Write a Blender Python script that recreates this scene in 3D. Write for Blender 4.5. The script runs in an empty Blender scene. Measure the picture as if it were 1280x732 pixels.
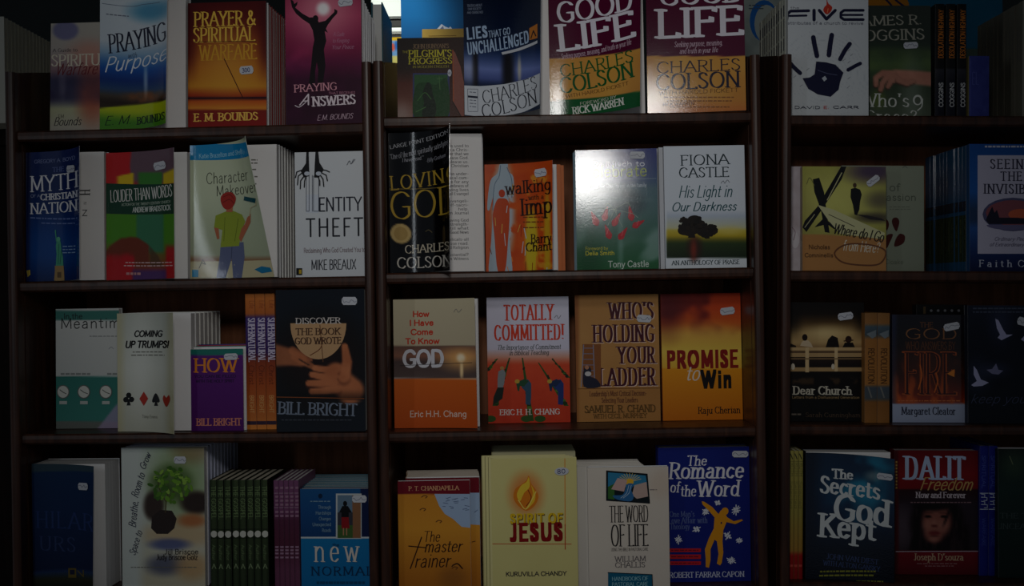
import bpy, math, random
import numpy as np
from mathutils import Matrix, Vector
from mathutils.geometry import tessellate_polygon

# ------------------------------------------------------------------ camera, world, lights, exposure
SC = bpy.context.scene
COL = SC.collection
S = 1.25e-3          # metres per photo pixel on the plane of the shelf fronts
D = 1.7              # camera distance from that plane
ZC = 1.2             # camera height
SR, CR = math.sin(0.016), math.cos(0.016)   # the photo is rolled slightly

cam_d = bpy.data.cameras.new('camera')
cam = bpy.data.objects.new('camera', cam_d)
COL.objects.link(cam)
cam_d.sensor_width = 36
cam_d.lens = 36 * D / (1280 * S)
cam_d.clip_start = 0.05
cam.matrix_world = Matrix(((CR, SR, 0, 0), (0, 0, -1, -D), (-SR, CR, 0, ZC), (0, 0, 0, 1)))
SC.camera = cam

w = bpy.data.worlds.new('dim_shop')
SC.world = w
w.use_nodes = True
w.node_tree.nodes['Background'].inputs[0].default_value = (0.78, 0.88, 1.0, 1)
w.node_tree.nodes['Background'].inputs[1].default_value = 0.085

def add_light(name, kind, loc, target, energy, color, **kw):
    d = bpy.data.lights.new(name, kind)
    d.energy = energy
    d.color = color
    for k, v in kw.items():
        setattr(d, k, v)
    o = bpy.data.objects.new(name, d)
    COL.objects.link(o)
    o.location = loc
    o.rotation_euler = (Vector(target) - Vector(loc)).to_track_quat('-Z', 'Y').to_euler()
    return o

# shop lamp above the camera, lighting the middle of the wall of books most
add_light('front_spot_lamp', 'SPOT', (-0.02, -1.62, ZC + 0.5), (-0.02, 0.0, ZC + 0.08), 14.0, (1.0, 0.985, 0.955),
          spot_size=math.radians(62), spot_blend=1.0, shadow_soft_size=0.09)
# a second, smaller lamp added higher up so its mirror image glints on the covers that lean back
add_light('front_spot_lamp', 'SPOT', (-0.05, -1.62, ZC + 0.76), (-0.02, 0.0, ZC + 0.1), 6.5, (1.0, 0.985, 0.955),
          spot_size=math.radians(62), spot_blend=1.0, shadow_soft_size=0.07)
# tall narrow window of the shop, far to the left
add_light('side_window_light', 'AREA', (-1.45, -1.75, ZC + 0.3), (-0.1, 0.0, ZC + 0.1), 1.6, (0.85, 0.93, 1.0),
          shape='RECTANGLE', size=0.08, size_y=0.9)
# unseen spot added to brighten the gap behind the bookcases
add_light('rear_fill_spot', 'SPOT', (-0.29, 0.22, ZC + 1.1), (-0.245, 0.61, ZC + 0.48), 28.0, (0.95, 1.0, 0.95),
          spot_size=math.radians(26), spot_blend=0.7, shadow_soft_size=0.05)

SC.view_settings.view_transform = 'Standard'
SC.view_settings.look = 'None'
SC.view_settings.gamma = 1.0
SC.view_settings.use_curve_mapping = False
SC.view_settings.exposure = 0.0

random.seed(4)

# ------------------------------------------------------------------ materials
def new_mat(name):
    m = bpy.data.materials.new(name)
    m.use_nodes = True
    nt = m.node_tree
    return m, nt, nt.nodes['Principled BSDF']

def lin(c):
    return [(x / 12.92 if x <= 0.04045 else ((x + 0.055) / 1.055) ** 2.4) for x in [v / 255.0 for v in c]]

def ink(c):
    """printed colour: inks deepen the darker tones"""
    return [v ** 1.18 for v in lin(c)]

def print_mat(name, rough, spec, bump):
    m, nt, b = new_mat(name)
    a = nt.nodes.new('ShaderNodeAttribute')
    a.attribute_name = 'print'
    t = nt.nodes.new('ShaderNodeTexCoord')
    n = nt.nodes.new('ShaderNodeTexNoise')
    n.inputs['Scale'].default_value = 420
    n.inputs['Detail'].default_value = 3
    nt.links.new(t.outputs['Object'], n.inputs['Vector'])
    r = nt.nodes.new('ShaderNodeMapRange')
    r.inputs['To Min'].default_value = rough * 0.8
    r.inputs['To Max'].default_value = rough * 1.25
    nt.links.new(n.outputs['Fac'], r.inputs['Value'])
    nt.links.new(r.outputs['Result'], b.inputs['Roughness'])
    bp = nt.nodes.new('ShaderNodeBump')
    bp.inputs['Strength'].default_value = bump
    bp.inputs['Distance'].default_value = 0.0004
    nt.links.new(n.outputs['Fac'], bp.inputs['Height'])
    nt.links.new(bp.outputs['Normal'], b.inputs['Normal'])
    nt.links.new(a.outputs['Color'], b.inputs['Base Color'])
    b.inputs['Specular IOR Level'].default_value = spec
    return m

GLOSS = print_mat('laminated_print', 0.1, 0.45, 0.16)
SATIN = print_mat('satin_print', 0.45, 0.18, 0.1)

def paper_mat(name, c, stripe):
    m, nt, b = new_mat(name)
    t = nt.nodes.new('ShaderNodeTexCoord')
    mp = nt.nodes.new('ShaderNodeMapping')
    mp.inputs['Scale'].default_value = (4, 1500, 4)
    n = nt.nodes.new('ShaderNodeTexNoise')
    n.inputs['Scale'].default_value = 1
    n.inputs['Detail'].default_value = 2
    r = nt.nodes.new('ShaderNodeValToRGB')
    r.color_ramp.elements[0].position = 0.3
    r.color_ramp.elements[0].color = (*[x * stripe for x in lin(c)], 1)
    r.color_ramp.elements[1].position = 0.6
    r.color_ramp.elements[1].color = (*lin(c), 1)
    nt.links.new(t.outputs['Object'], mp.inputs['Vector'])
    nt.links.new(mp.outputs['Vector'], n.inputs['Vector'])
    nt.links.new(n.outputs['Fac'], r.inputs['Fac'])
    nt.links.new(r.outputs['Color'], b.inputs['Base Color'])
    b.inputs['Roughness'].default_value = 0.85
    b.inputs['Specular IOR Level'].default_value = 0.1
    return m

PAPER = paper_mat('page_paper_white', (232, 230, 226), 0.62)
CREAM = paper_mat('page_paper_cream', (222, 214, 192), 0.62)
BLUEP = paper_mat('page_paper_cool', (205, 210, 232), 0.62)

def wood_mat(name, c0, c1, rough, spec=0.3):
    m, nt, b = new_mat(name)
    t = nt.nodes.new('ShaderNodeTexCoord')
    mp = nt.nodes.new('ShaderNodeMapping')
    mp.inputs['Scale'].default_value = (60, 60, 5)
    n = nt.nodes.new('ShaderNodeTexNoise')
    n.inputs['Scale'].default_value = 1.3
    n.inputs['Detail'].default_value = 6
    n.inputs['Distortion'].default_value = 0.6
    r = nt.nodes.new('ShaderNodeValToRGB')
    r.color_ramp.elements[0].position = 0.35
    r.color_ramp.elements[0].color = (*lin(c0), 1)
    r.color_ramp.elements[1].position = 0.7
    r.color_ramp.elements[1].color = (*lin(c1), 1)
    nt.links.new(t.outputs['Object'], mp.inputs['Vector'])
    nt.links.new(mp.outputs['Vector'], n.inputs['Vector'])
    nt.links.new(n.outputs['Fac'], r.inputs['Fac'])
    nt.links.new(r.outputs['Color'], b.inputs['Base Color'])
    bp = nt.nodes.new('ShaderNodeBump')
    bp.inputs['Strength'].default_value = 0.25
    bp.inputs['Distance'].default_value = 0.0006
    nt.links.new(n.outputs['Fac'], bp.inputs['Height'])
    nt.links.new(bp.outputs['Normal'], b.inputs['Normal'])
    b.inputs['Roughness'].default_value = rough
    b.inputs['Specular IOR Level'].default_value = spec
    return m

WOOD = wood_mat('dark_mahogany', (44, 25, 18), (72, 43, 30), 0.36)
COUNTER = wood_mat('black_brown_counter', (20, 14, 11), (30, 21, 17), 0.7, 0.1)
BACKW = wood_mat('dark_back_board', (124, 78, 54), (156, 102, 72), 0.6, 0.12)

def plain_mat(name, c, rough=0.7):
    m, nt, b = new_mat(name)
    n = nt.nodes.new('ShaderNodeTexNoise')
    n.inputs['Scale'].default_value = 30
    r = nt.nodes.new('ShaderNodeValToRGB')
    r.color_ramp.elements[0].color = (*[x * 0.88 for x in lin(c)], 1)
    r.color_ramp.elements[1].color = (*lin(c), 1)
    nt.links.new(n.outputs['Fac'], r.inputs['Fac'])
    nt.links.new(r.outputs['Color'], b.inputs['Base Color'])
    b.inputs['Roughness'].default_value = rough
    return m

WALL = plain_mat('shop_wall_paint', (52, 58, 58), 0.9)
FLOOR = plain_mat('shop_floor', (90, 78, 66), 0.6)
WHITEROLL = plain_mat('white_paper_roll', (245, 248, 240), 0.5)
SHADESLAB = plain_mat('dark_shade_slab', (40, 38, 34), 0.5)  # for the slabs that stand in for dark shade bands

# ------------------------------------------------------------------ projection
def proj(p):
    x, y, z = p[0], p[1], p[2] - ZC
    k = D / (D + y) / S
    return (640 + (x * CR - z * SR) * k, 366 - (x * SR + z * CR) * k)

def bis(f, a, b, n=40):
    fa = f(a)
    for _ in range(n):
        m = 0.5 * (a + b)
        fm = f(m)
        if (fm > 0) == (fa > 0):
            a, fa = m, fm
        else:
            b = m
    return 0.5 * (a + b)

# ------------------------------------------------------------------ object helpers
def tag(o, label=None, cat=None, group=None, kind=None):
    if label: o['label'] = label
    if cat: o['category'] = cat
    if group: o['group'] = group
    if kind: o['kind'] = kind
    return o

def empty(name, mat):
    o = bpy.data.objects.new(name, None)
    o.empty_display_size = 0.05
    COL.objects.link(o)
    o.matrix_world = mat
    return o

def mesh_obj(name, verts, faces, mat, parent=None, cols=None, smooth=False):
    me = bpy.data.meshes.new(name)
    me.from_pydata(verts, [], faces)
    if cols is not None:
        at = me.color_attributes.new('print', 'FLOAT_COLOR', 'POINT')
        at.data.foreach_set('color', np.asarray(cols, dtype=np.float32).ravel())
    me.materials.append(mat)
    if smooth:
        me.polygons.foreach_set('use_smooth', [True] * len(me.polygons))
    me.update()
    o = bpy.data.objects.new(name, me)
    COL.objects.link(o)
    if parent is not None:
        o.parent = parent
    return o

def copy_tree(o, parent=None):
    c = o.copy()
    COL.objects.link(c)
    if parent is not None:
        c.parent = parent
        c.matrix_parent_inverse = o.matrix_parent_inverse
    for ch in list(o.children):
        copy_tree(ch, c)
    return c

class MB:
    def __init__(s):
        s.v, s.f, s.c = [], [], []
    def box(s, x0, x1, y0, y1, z0, z1, col=(255, 255, 255)):
        n = len(s.v)
        s.v += [(x0, y0, z0), (x1, y0, z0), (x1, y1, z0), (x0, y1, z0), (x0, y0, z1), (x1, y0, z1), (x1, y1, z1), (x0, y1, z1)]
        s.f += [(n, n+3, n+2, n+1), (n+4, n+5, n+6, n+7), (n, n+1, n+5, n+4), (n+1, n+2, n+6, n+5), (n+2, n+3, n+7, n+6), (n+3, n, n+4, n+7)]
        s.c += [(*lin(col), 1)] * 8
        return s
    def prism(s, pts, axis, a0, a1, col=(255, 255, 255)):
        """extrude a convex outline: axis 'x' -> pts are (y,z); 'z' -> pts are (x,y); 'y' -> (x,z)"""
        n, k = len(s.v), len(pts)
        for a in (a0, a1):
            for p in pts:
                s.v.append({'x': (a, p[0], p[1]), 'y': (p[0], a, p[1]), 'z': (p[0], p[1], a)}[axis])
        s.f.append(tuple(range(n, n + k))[::-1])
        s.f.append(tuple(range(n + k, n + 2 * k)))
        for i in range(k):
            j = (i + 1) % k
            s.f.append((n + i, n + j, n + k + j, n + k + i))
        s.c += [(*lin(col), 1)] * (2 * k)
        return s
    def build(s, name, mat, parent=None, color=False):
        return mesh_obj(name, s.v, s.f, mat, parent, s.c if color else None)

# ------------------------------------------------------------------ lettering: a small stroke alphabet drawn with a pen nib
G = {
'A': ".8|0,0 .4,1 .8,0|.15,.36 .65,.36", 'B': ".62|.08,0 .08,1|.08,1 .3,1|~.3,1 .5,.93 .54,.76 .48,.6 .3,.53|.3,.53 .08,.53|~.3,.53 .55,.45 .6,.27 .52,.07 .3,0|.3,0 .08,0",
'C': ".76|~.72,.8 .6,.95 .42,1 .16,.87 .04,.5 .16,.13 .42,0 .6,.05 .72,.2", 'D': ".76|.08,0 .08,1|.08,1 .32,1|~.32,1 .58,.9 .7,.5 .58,.1 .32,0|.32,0 .08,0",
'E': ".6|.08,0 .08,1|.08,1 .54,1|.08,.52 .46,.52|.08,0 .57,0", 'F': ".56|.08,0 .08,1|.08,1 .54,1|.08,.52 .45,.52",
'G': ".8|~.72,.82 .6,.95 .42,1 .16,.87 .04,.5 .16,.13 .42,0 .6,.04 .72,.14|.72,.14 .72,.44|.5,.44 .74,.44", 'H': ".78|.08,0 .08,1|.7,0 .7,1|.08,.52 .7,.52",
'I': ".2|.1,0 .1,1", 'J': ".44|.34,1 .34,.3|~.34,.3 .3,.08 .16,0 .04,.08", 'K': ".72|.08,0 .08,1|.64,1 .08,.42|.26,.58 .68,0", 'L': ".56|.08,1 .08,0|.08,0 .55,0",
'M': ".95|.08,0 .1,1|.1,1 .47,.1|.47,.1 .84,1|.84,1 .87,0", 'N': ".8|.08,0 .08,1|.08,1 .7,0|.7,0 .7,1", 'O': ".86|~.43,1 .16,.87 .04,.5 .16,.13 .43,0 .7,.13 .82,.5 .7,.87 .43,1",
'P': ".6|.08,0 .08,1|.08,1 .3,1|~.3,1 .52,.92 .57,.74 .5,.55 .3,.48|.3,.48 .08,.48", 'Q': ".86|~.43,1 .16,.87 .04,.5 .16,.13 .43,0 .7,.13 .82,.5 .7,.87 .43,1|.5,.25 .82,-.1",
'R': ".66|.08,0 .08,1|.08,1 .3,1|~.3,1 .52,.92 .57,.76 .5,.58 .3,.5|.3,.5 .08,.5|.32,.5 .64,0", 'S': ".56|~.49,.82 .4,.96 .26,1 .09,.91 .08,.72 .22,.58 .4,.45 .52,.29 .46,.08 .27,0 .12,.04 .04,.2",
'T': ".68|.34,0 .34,1|.02,1 .66,1", 'U': ".76|.08,1 .08,.3|~.08,.3 .16,.07 .38,0 .6,.07 .68,.3|.68,.3 .68,1", 'V': ".78|.02,1 .39,0|.39,0 .76,1", 'W': "1.1|.02,1 .3,0|.3,0 .55,.95|.55,.95 .8,0|.8,0 1.08,1",
'X': ".74|.04,1 .7,0|.7,1 .04,0", 'Y': ".72|.02,1 .36,.48|.7,1 .36,.48|.36,.48 .36,0", 'Z': ".66|.04,1 .62,1|.62,1 .04,0|.04,0 .64,0",
'a': ".56|~.1,.54 .24,.66 .38,.62 .44,.48|.44,.48 .44,0|~.44,.38 .24,.37 .06,.26 .07,.07 .22,0 .36,.06 .44,.18", 'b': ".58|.08,1 .08,0|~.08,.48 .26,.66 .46,.58 .53,.33 .46,.08 .26,0 .08,.16",
'c': ".5|~.45,.53 .34,.65 .2,.62 .06,.4 .08,.16 .22,.01 .36,.01 .47,.14", 'd': ".58|.5,1 .5,0|~.5,.48 .32,.66 .12,.58 .05,.33 .12,.08 .32,0 .5,.16",
'e': ".54|.07,.36 .48,.36|~.48,.36 .44,.57 .28,.66 .1,.55 .05,.33 .12,.07 .3,0 .47,.12", 'f': ".36|~.37,.92 .28,1 .17,.92 .15,.75|.15,.75 .15,0|.01,.64 .32,.64",
'g': ".56|~.47,.5 .3,.66 .12,.58 .05,.35 .12,.12 .3,.05 .47,.2|~.48,.64 .48,.3 .47,-.02 .38,-.26 .2,-.3 .06,-.2", 'h': ".58|.08,1 .08,0|~.08,.44 .22,.62 .38,.65 .49,.5|.49,.5 .49,0",
'i': ".2|.1,.66 .1,0|.1,.9 .1,.93", 'j': ".24|.14,.66 .14,-.1|~.14,-.1 .1,-.27 -.02,-.28|.14,.9 .14,.93", 'k': ".54|.08,1 .08,0|.45,.66 .08,.26|.2,.38 .5,0", 'l': ".2|.1,1 .1,0",
'm': ".88|.08,.66 .08,0|~.08,.46 .2,.63 .32,.65 .42,.5|.42,.5 .42,0|~.42,.46 .54,.63 .66,.65 .77,.5|.77,.5 .77,0", 'n': ".58|.08,.66 .08,0|~.08,.44 .22,.62 .38,.65 .49,.5|.49,.5 .49,0",
'o': ".58|~.29,.66 .11,.57 .05,.33 .11,.09 .29,0 .47,.09 .53,.33 .47,.57 .29,.66", 'p': ".58|.08,.66 .08,-.3|~.08,.48 .26,.66 .46,.58 .53,.33 .46,.08 .26,0 .08,.16",
'q': ".58|.5,.66 .5,-.3|~.5,.48 .32,.66 .12,.58 .05,.33 .12,.08 .32,0 .5,.16", 'r': ".4|.08,.66 .08,0|~.08,.4 .18,.58 .37,.63", 's': ".44|~.38,.55 .25,.66 .1,.58 .1,.43 .24,.34 .38,.24 .38,.07 .22,0 .06,.1",
't': ".36|.15,.88 .15,.15|~.15,.15 .2,.02 .34,.06|.01,.64 .32,.64", 'u': ".58|~.08,.66 .08,.2 .16,.03 .3,0 .48,.2|.49,.66 .49,0", 'v': ".54|.03,.66 .27,0|.27,0 .51,.66",
'w': ".8|.03,.66 .22,0|.22,0 .4,.62|.4,.62 .58,0|.58,0 .77,.66", 'x': ".54|.05,.66 .49,0|.49,.66 .05,0", 'y': ".54|.03,.66 .27,0|~.51,.66 .3,.08 .18,-.22 .04,-.28", 'z': ".5|.05,.66 .45,.66|.45,.66 .05,0|.05,0 .46,0",
'0': ".56|~.28,1 .1,.85 .05,.5 .1,.15 .28,0 .46,.15 .51,.5 .46,.85 .28,1", '2': ".56|~.06,.75 .15,.95 .32,1 .48,.85 .46,.62 .25,.3 .06,0|.06,0 .52,0", '3': ".54|~.06,.85 .2,1 .4,.96 .46,.76 .36,.56 .22,.53|~.22,.53 .42,.46 .5,.26 .38,.05 .2,0 .05,.12",
'8': ".56|~.28,1 .12,.92 .1,.72 .28,.54 .48,.34 .46,.1 .28,0 .1,.1 .08,.34 .28,.54 .46,.72 .44,.92 .28,1", '5': ".54|.46,1 .12,1|.12,1 .09,.56|~.09,.56 .3,.62 .47,.5 .48,.22 .34,.02 .15,0 .05,.1",
'&': ".8|~.72,.42 .6,.12 .36,0 .12,.06 .06,.28 .2,.48 .42,.66 .46,.86 .34,1 .2,.9 .22,.7 .42,.4 .76,0", '!': ".22|.11,1 .11,.3|.11,.06 .11,.09", '.': ".2|.1,.02 .1,.05", ',': ".2|.1,.05 .06,-.12", "'": ".18|.09,1 .07,.78",
'?': ".5|~.06,.8 .14,.96 .28,1 .44,.85 .38,.62 .25,.48 .24,.3|.24,.06 .24,.09", '"': ".3|.08,1 .07,.8|.22,1 .2,.8", '-': ".4|.06,.38 .34,.38", '/': ".4|.02,0 .38,1",
}

def crom(p, closed, n=5):
    out = []
    k = len(p)
    for i in range(k - 1):
        p1, p2 = p[i], p[i + 1]
        p0 = p[i - 1] if i else (p[k - 2] if closed else (2 * p1[0] - p2[0], 2 * p1[1] - p2[1]))
        p3 = p[i + 2] if i + 2 < k else (p[1] if closed else (2 * p2[0] - p1[0], 2 * p2[1] - p1[1]))
        for j in range(n):
            t = j / n
            out.append(tuple(0.5 * (2 * p1[m] + (p2[m] - p0[m]) * t + (2 * p0[m] - 5 * p1[m] + 4 * p2[m] - p3[m]) * t * t + (3 * p1[m] - p0[m] - 3 * p2[m] + p3[m]) * t ** 3) for m in (0, 1)))
    out.append(p[-1])
    return out

GL = {}
for ch, s_ in G.items():
    parts = s_.split('|')
    st = []
    for q in parts[1:]:
        sm_ = q[0] == '~'
        pts = [tuple(float(v) for v in t.split(',')) for t in q.lstrip('~').split()]
        st.append((sm_, crom(pts, pts[0] == pts[-1]) if sm_ else pts))
    GL[ch] = (float(parts[0]), st)

def hull(pts):
    pts = sorted(set((round(x, 5), round(y, 5)) for x, y in pts))
    if len(pts) < 3: return []
    def half(ps):
        h = []
        for p in ps:
            while len(h) > 1 and (h[-1][0]-h[-2][0])*(p[1]-h[-2][1]) - (h[-1][1]-h[-2][1])*(p[0]-h[-2][0]) <= 0:
                h.pop()
            h.append(p)
        return h
    a, b = half(pts), half(pts[::-1])
    return a[:-1] + b[:-1]

def clip(poly, axis, lim, keep_less):
    out = []
    for i in range(len(poly)):
        a, b = poly[i - 1], poly[i]
        ia = (a[axis] <= lim) == keep_less
        ib = (b[axis] <= lim) == keep_less
        if ia != ib:
            t = (lim - a[axis]) / (b[axis] - a[axis])
            out.append((a[0] + (b[0] - a[0]) * t, a[1] + (b[1] - a[1]) * t))
        if ib: out.append(b)
    return out

# ------------------------------------------------------------------ printed artwork on a cover
def sm(e0, e1, x):
    t = np.clip((x - e0) / (e1 - e0), 0, 1)
    return t * t * (3 - 2 * t)

def mix(a, b, m):
    a = np.asarray(a, float); b = np.asarray(b, float)
    m = np.asarray(m)[..., None]
    return a * (1 - m) + b * m

def nz(x, y, scale, seed=0, octv=3):
    """value noise, 0..1"""
    tot = np.zeros_like(x); amp = 0.5; s = 0
    for o in range(octv):
        xs, ys = x / scale + seed * 17.3, y / scale + seed * 9.7
        xi, yi = np.floor(xs), np.floor(ys)
        fx, fy = xs - xi, ys - yi
        fx, fy = fx * fx * (3 - 2 * fx), fy * fy * (3 - 2 * fy)
        h = lambda a, b: np.mod(np.sin(a * 127.1 + b * 311.7 + seed * 3.1) * 43758.5453, 1.0)
        tot += amp * ((h(xi, yi) * (1 - fx) + h(xi + 1, yi) * fx) * (1 - fy) + (h(xi, yi + 1) * (1 - fx) + h(xi + 1, yi + 1) * fx) * fy)
        s += amp; amp *= 0.5; scale = scale / 2.0
    return tot / s

def blob(x, y, cx, cy, rx, ry, soft=0.35):
    d = np.sqrt(((x - cx) / rx) ** 2 + ((y - cy) / ry) ** 2)
    return 1 - sm(1 - soft, 1 + soft, d)

def cap(x, y, pts, r0, r1, soft=0.3):
    """soft rounded limb along a polyline, tapering from r0 to r1"""
    m = np.zeros_like(x)
    n = len(pts) - 1
    for i in range(n):
        (ax, ay), (bx, by) = pts[i], pts[i + 1]
        dx, dy = bx - ax, by - ay
        t = np.clip(((x - ax) * dx + (y - ay) * dy) / (dx * dx + dy * dy + 1e-9), 0, 1)
        d = np.hypot(x - ax - t * dx, y - ay - t * dy)
        f = (i + t) / n
        m = np.maximum(m, 1 - sm(1 - soft, 1 + soft, d / (r0 + (r1 - r0) * f)))
    return m

def grad(y, stops):
    """vertical gradient: stops = [(y, (r,g,b)), ...]"""
    ys = [s_[0] for s_ in stops]
    return np.stack([np.interp(y, ys, [s_[1][k] for s_ in stops]) for k in range(3)], -1)

class Art:
    def __init__(s, quad, mapf, bent):
        s.q = [np.array(p, float) for p in quad]      # TL TR BR BL in photo pixels
        s.mapf, s.bent = mapf, bent
        q = s.q
        s.W = 0.5 * (np.linalg.norm(q[1] - q[0]) + np.linalg.norm(q[2] - q[3]))
        s.H = 0.5 * (np.linalg.norm(q[3] - q[0]) + np.linalg.norm(q[2] - q[1]))
        s.v, s.f, s.c = [], [], []
        s.layer = 0
    def fwd(s, u, v):
        q = s.q
        return (q[0] * (1-u) * (1-v) + q[1] * u * (1-v) + q[2] * u * v + q[3] * (1-u) * v)
    def inv(s, x, y):
        u = v = 0.5
        q = s.q
        for _ in range(8):
            p = s.fwd(u, v)
            du = (q[1] - q[0]) * (1-v) + (q[2] - q[3]) * v
            dv = (q[3] - q[0]) * (1-u) + (q[2] - q[1]) * u
            r = np.array((x, y)) - p
            det = du[0] * dv[1] - du[1] * dv[0]
            u += (r[0] * dv[1] - r[1] * dv[0]) / det
            v += (du[0] * r[1] - du[1] * r[0]) / det
        return float(u), float(v)
    def bg(s, fn, back=(225, 224, 220), thick=0.0005):
        nu = max(6, int(s.W / 1.7)); nv = max(8, int(s.H / 1.7))
        us = np.linspace(0, 1, nu + 1); vs = np.linspace(0, 1, nv + 1)
        U, V = np.meshgrid(us, vs)
        q = s.q
        P = (q[0] * ((1-U) * (1-V))[..., None] + q[1] * (U * (1-V))[..., None] + q[2] * (U * V)[..., None] + q[3] * ((1-U) * V)[..., None])
        c = fn(P[..., 0], P[..., 1]) if callable(fn) else np.broadcast_to(np.array(fn, float), U.shape + (3,))
        c = np.clip(c, 0, 255) / 255.0
        c = np.where(c <= 0.04045, c / 12.92, ((c + 0.055) / 1.055) ** 2.4) ** 1.18
        n0 = len(s.v)
        for j in range(nv + 1):
            for i in range(nu + 1):
                s.v.append(s.mapf(us[i], vs[j], 0.0))
        s.c += [(*k, 1) for k in c.reshape(-1, 3)]
        R = nu + 1
        for j in range(nv):
            for i in range(nu):
                a = n0 + j * R + i
                s.f.append((a, a + R, a + R + 1, a + 1))
        # back of the sheet and its edges
        n1 = len(s.v)
        for j in range(nv + 1):
            for i in range(nu + 1):
                s.v.append(s.mapf(us[i], vs[j], -thick))
        s.c += [(*lin(back), 1)] * ((nu + 1) * (nv + 1))
        k = n1 - n0
        for j in range(nv):
            for i in range(nu):
                a = n1 + j * R + i
                s.f.append((a, a + 1, a + R + 1, a + R))
        def rim(a, b):
            n = len(s.v)
            s.v += [s.v[a], s.v[b], s.v[b + k], s.v[a + k]]
            s.c += [s.c[a], s.c[b], s.c[b + k], s.c[a + k]]
            s.f.append((n, n + 1, n + 2, n + 3))
        for i in range(nu):
            rim(n0 + i, n0 + i + 1); rim(n0 + nv * R + i + 1, n0 + nv * R + i)
        for j in range(nv):
            rim(n0 + (j + 1) * R, n0 + j * R); rim(n0 + j * R + nu, n0 + (j + 1) * R + nu)
    def conv(s, polys, col):
        """convex polygons in uv"""
        off0 = 0.00012 + 0.00006 * s.layer
        idx = -1
        lc = (*ink(col), 1)
        for p in polys:
            idx += 1
            off = off0 + (idx % 9) * 0.000006      # overlapping pen strokes never share a plane
            for ax in (0, 1):
                if min(q[ax] for q in p) < 0: p = clip(p, ax, 0.0, False)
                if len(p) < 3: break
                if max(q[ax] for q in p) > 1: p = clip(p, ax, 1.0, True)
                if len(p) < 3: break
            if len(p) < 3: continue
            pieces = [p]
            if s.bent:
                for ax, n in ((0, 24), (1, 16)):
                    nxt = []
                    for g in pieces:
                        lo, hi = min(q[ax] for q in g), max(q[ax] for q in g)
                        if hi - lo <= 1.2 / n: nxt.append(g); continue
                        for i in range(int(lo * n), min(n, int(hi * n) + 1)):
                            h = clip(clip(g, ax, i / n, False), ax, (i + 1) / n, True) if g else []
                            if len(h) > 2: nxt.append(h)
                    pieces = nxt
            for g in pieces:
                n = len(s.v)
                s.v += [s.mapf(a, b, off) for a, b in g]
                s.c += [lc] * len(g)
                ar = sum(g[i-1][0] * g[i][1] - g[i][0] * g[i-1][1] for i in range(len(g)))
                r = tuple(range(n, n + len(g)))
                s.f.append(r if ar < 0 else r[::-1])
        s.layer += 1
    def poly(s, pts, col):
        uv = [s.inv(*p) for p in pts]
        tr = tessellate_polygon([[Vector((a, b, 0)) for a, b in uv]])
        s.conv([[uv[i] for i in t] for t in tr], col)
    def rect(s, x0, y0, x1, y1, col):
        s.poly([(x0, y0), (x1, y0), (x1, y1), (x0, y1)], col)
    def blobp(s, pts, col):
        """closed smooth outline through pts"""
        s.poly(crom(pts + [pts[0]], True, 4)[:-1], col)
    def ell(s, cx, cy, rx, ry, col, a0=0, a1=360, rot=0):
        n = 20
        cr, sr = math.cos(math.radians(rot)), math.sin(math.radians(rot))
        pts = []
        for i in range(n + 1 if a1 - a0 < 360 else n):
            a = math.radians(a0 + (a1 - a0) * i / n)
            x, y = rx * math.cos(a), ry * math.sin(a)
            pts.append((cx + x * cr - y * sr, cy + x * sr + y * cr))
        s.poly(pts, col)
    def loc(s, x, y):
        u, v = s.inv(x, y)
        return u * s.W, v * s.H
    def line(s, pts, wd, col, smooth=False):
        if smooth: pts = crom(pts, pts[0] == pts[-1], 5)
        nib = [(wd / 2 * math.cos(a), wd / 2 * math.sin(a)) for a in [i * math.pi / 4 for i in range(8)]]
        L = [s.loc(*p) for p in pts]
        out = []
        for a, b in zip(L, L[1:]):
            h = hull([(a[0] + n[0], a[1] + n[1]) for n in nib] + [(b[0] + n[0], b[1] + n[1]) for n in nib])
            if h: out.append([(x / s.W, y / s.H) for x, y in h])
        s.conv(out, col)
    def text(s, t, x0, x1, yt, yb, col, st='serif', wt=None, slant=0.0, rot=0.0, gap=None):
        """lettering whose capitals run from yt to yb and which fills x0..x1 (photo pixels)"""
        ch = yb - yt
        if gap is None: gap = {'bold': 0.2, 'bserif': 0.16, 'serif': 0.12}.get(st, 0.1)
        adv, xx = [], 0.0
        for c in t:
            adv.append(xx)
            xx += (0.34 if c == ' ' else GL[c][0] + gap)
        tot = max(xx - gap, 0.05)
        cx, cy = s.loc(0.5 * (x0 + x1), 0.5 * (yt + yb))
        sx = (x1 - x0) / (tot + (0 if slant == 0 else slant * 0.6))
        if st in ('serif', 'bserif'):
            T = (wt or (0.17 if st == 'serif' else 0.25)) * min(ch, sx * 1.1) * (0.85 if ch < 7.5 else 1); tn = T * (0.33 if st == 'serif' else 0.3)
            a = math.radians(14)
            ux, uy, vx, vy = math.cos(a) * T / 2, math.sin(a) * T / 2, -math.sin(a) * tn / 2, math.cos(a) * tn / 2
            nib = [(ux + vx, uy + vy), (-ux + vx, -uy + vy), (-ux - vx, -uy - vy), (ux - vx, uy - vy)]
        else:
            T = (wt or {'sans': 0.13, 'bold': 0.24, 'thin': 0.075, 'script': 0.09}[st]) * min(ch, sx * (1.0 if st == 'bold' else 1.2)) * (0.85 if ch < 7.5 else 1); tn = T
            if st == 'bold':
                nib = [(T/2, T/2), (-T/2, T/2), (-T/2, -T/2), (T/2, -T/2)]
            else:
                k = 6
                nib = [(T / 2 * math.cos(i * 2 * math.pi / k), T / 2 * math.sin(i * 2 * math.pi / k) * (0.75 if st == 'script' else 1)) for i in range(k)]
        cr, sr = math.cos(math.radians(rot)), math.sin(math.radians(rot))
        inset = tn / 2
        fat = max(0.0, 0.5 * T / sx - 0.08) if st in ('bold', 'bserif') else 0.0
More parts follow.
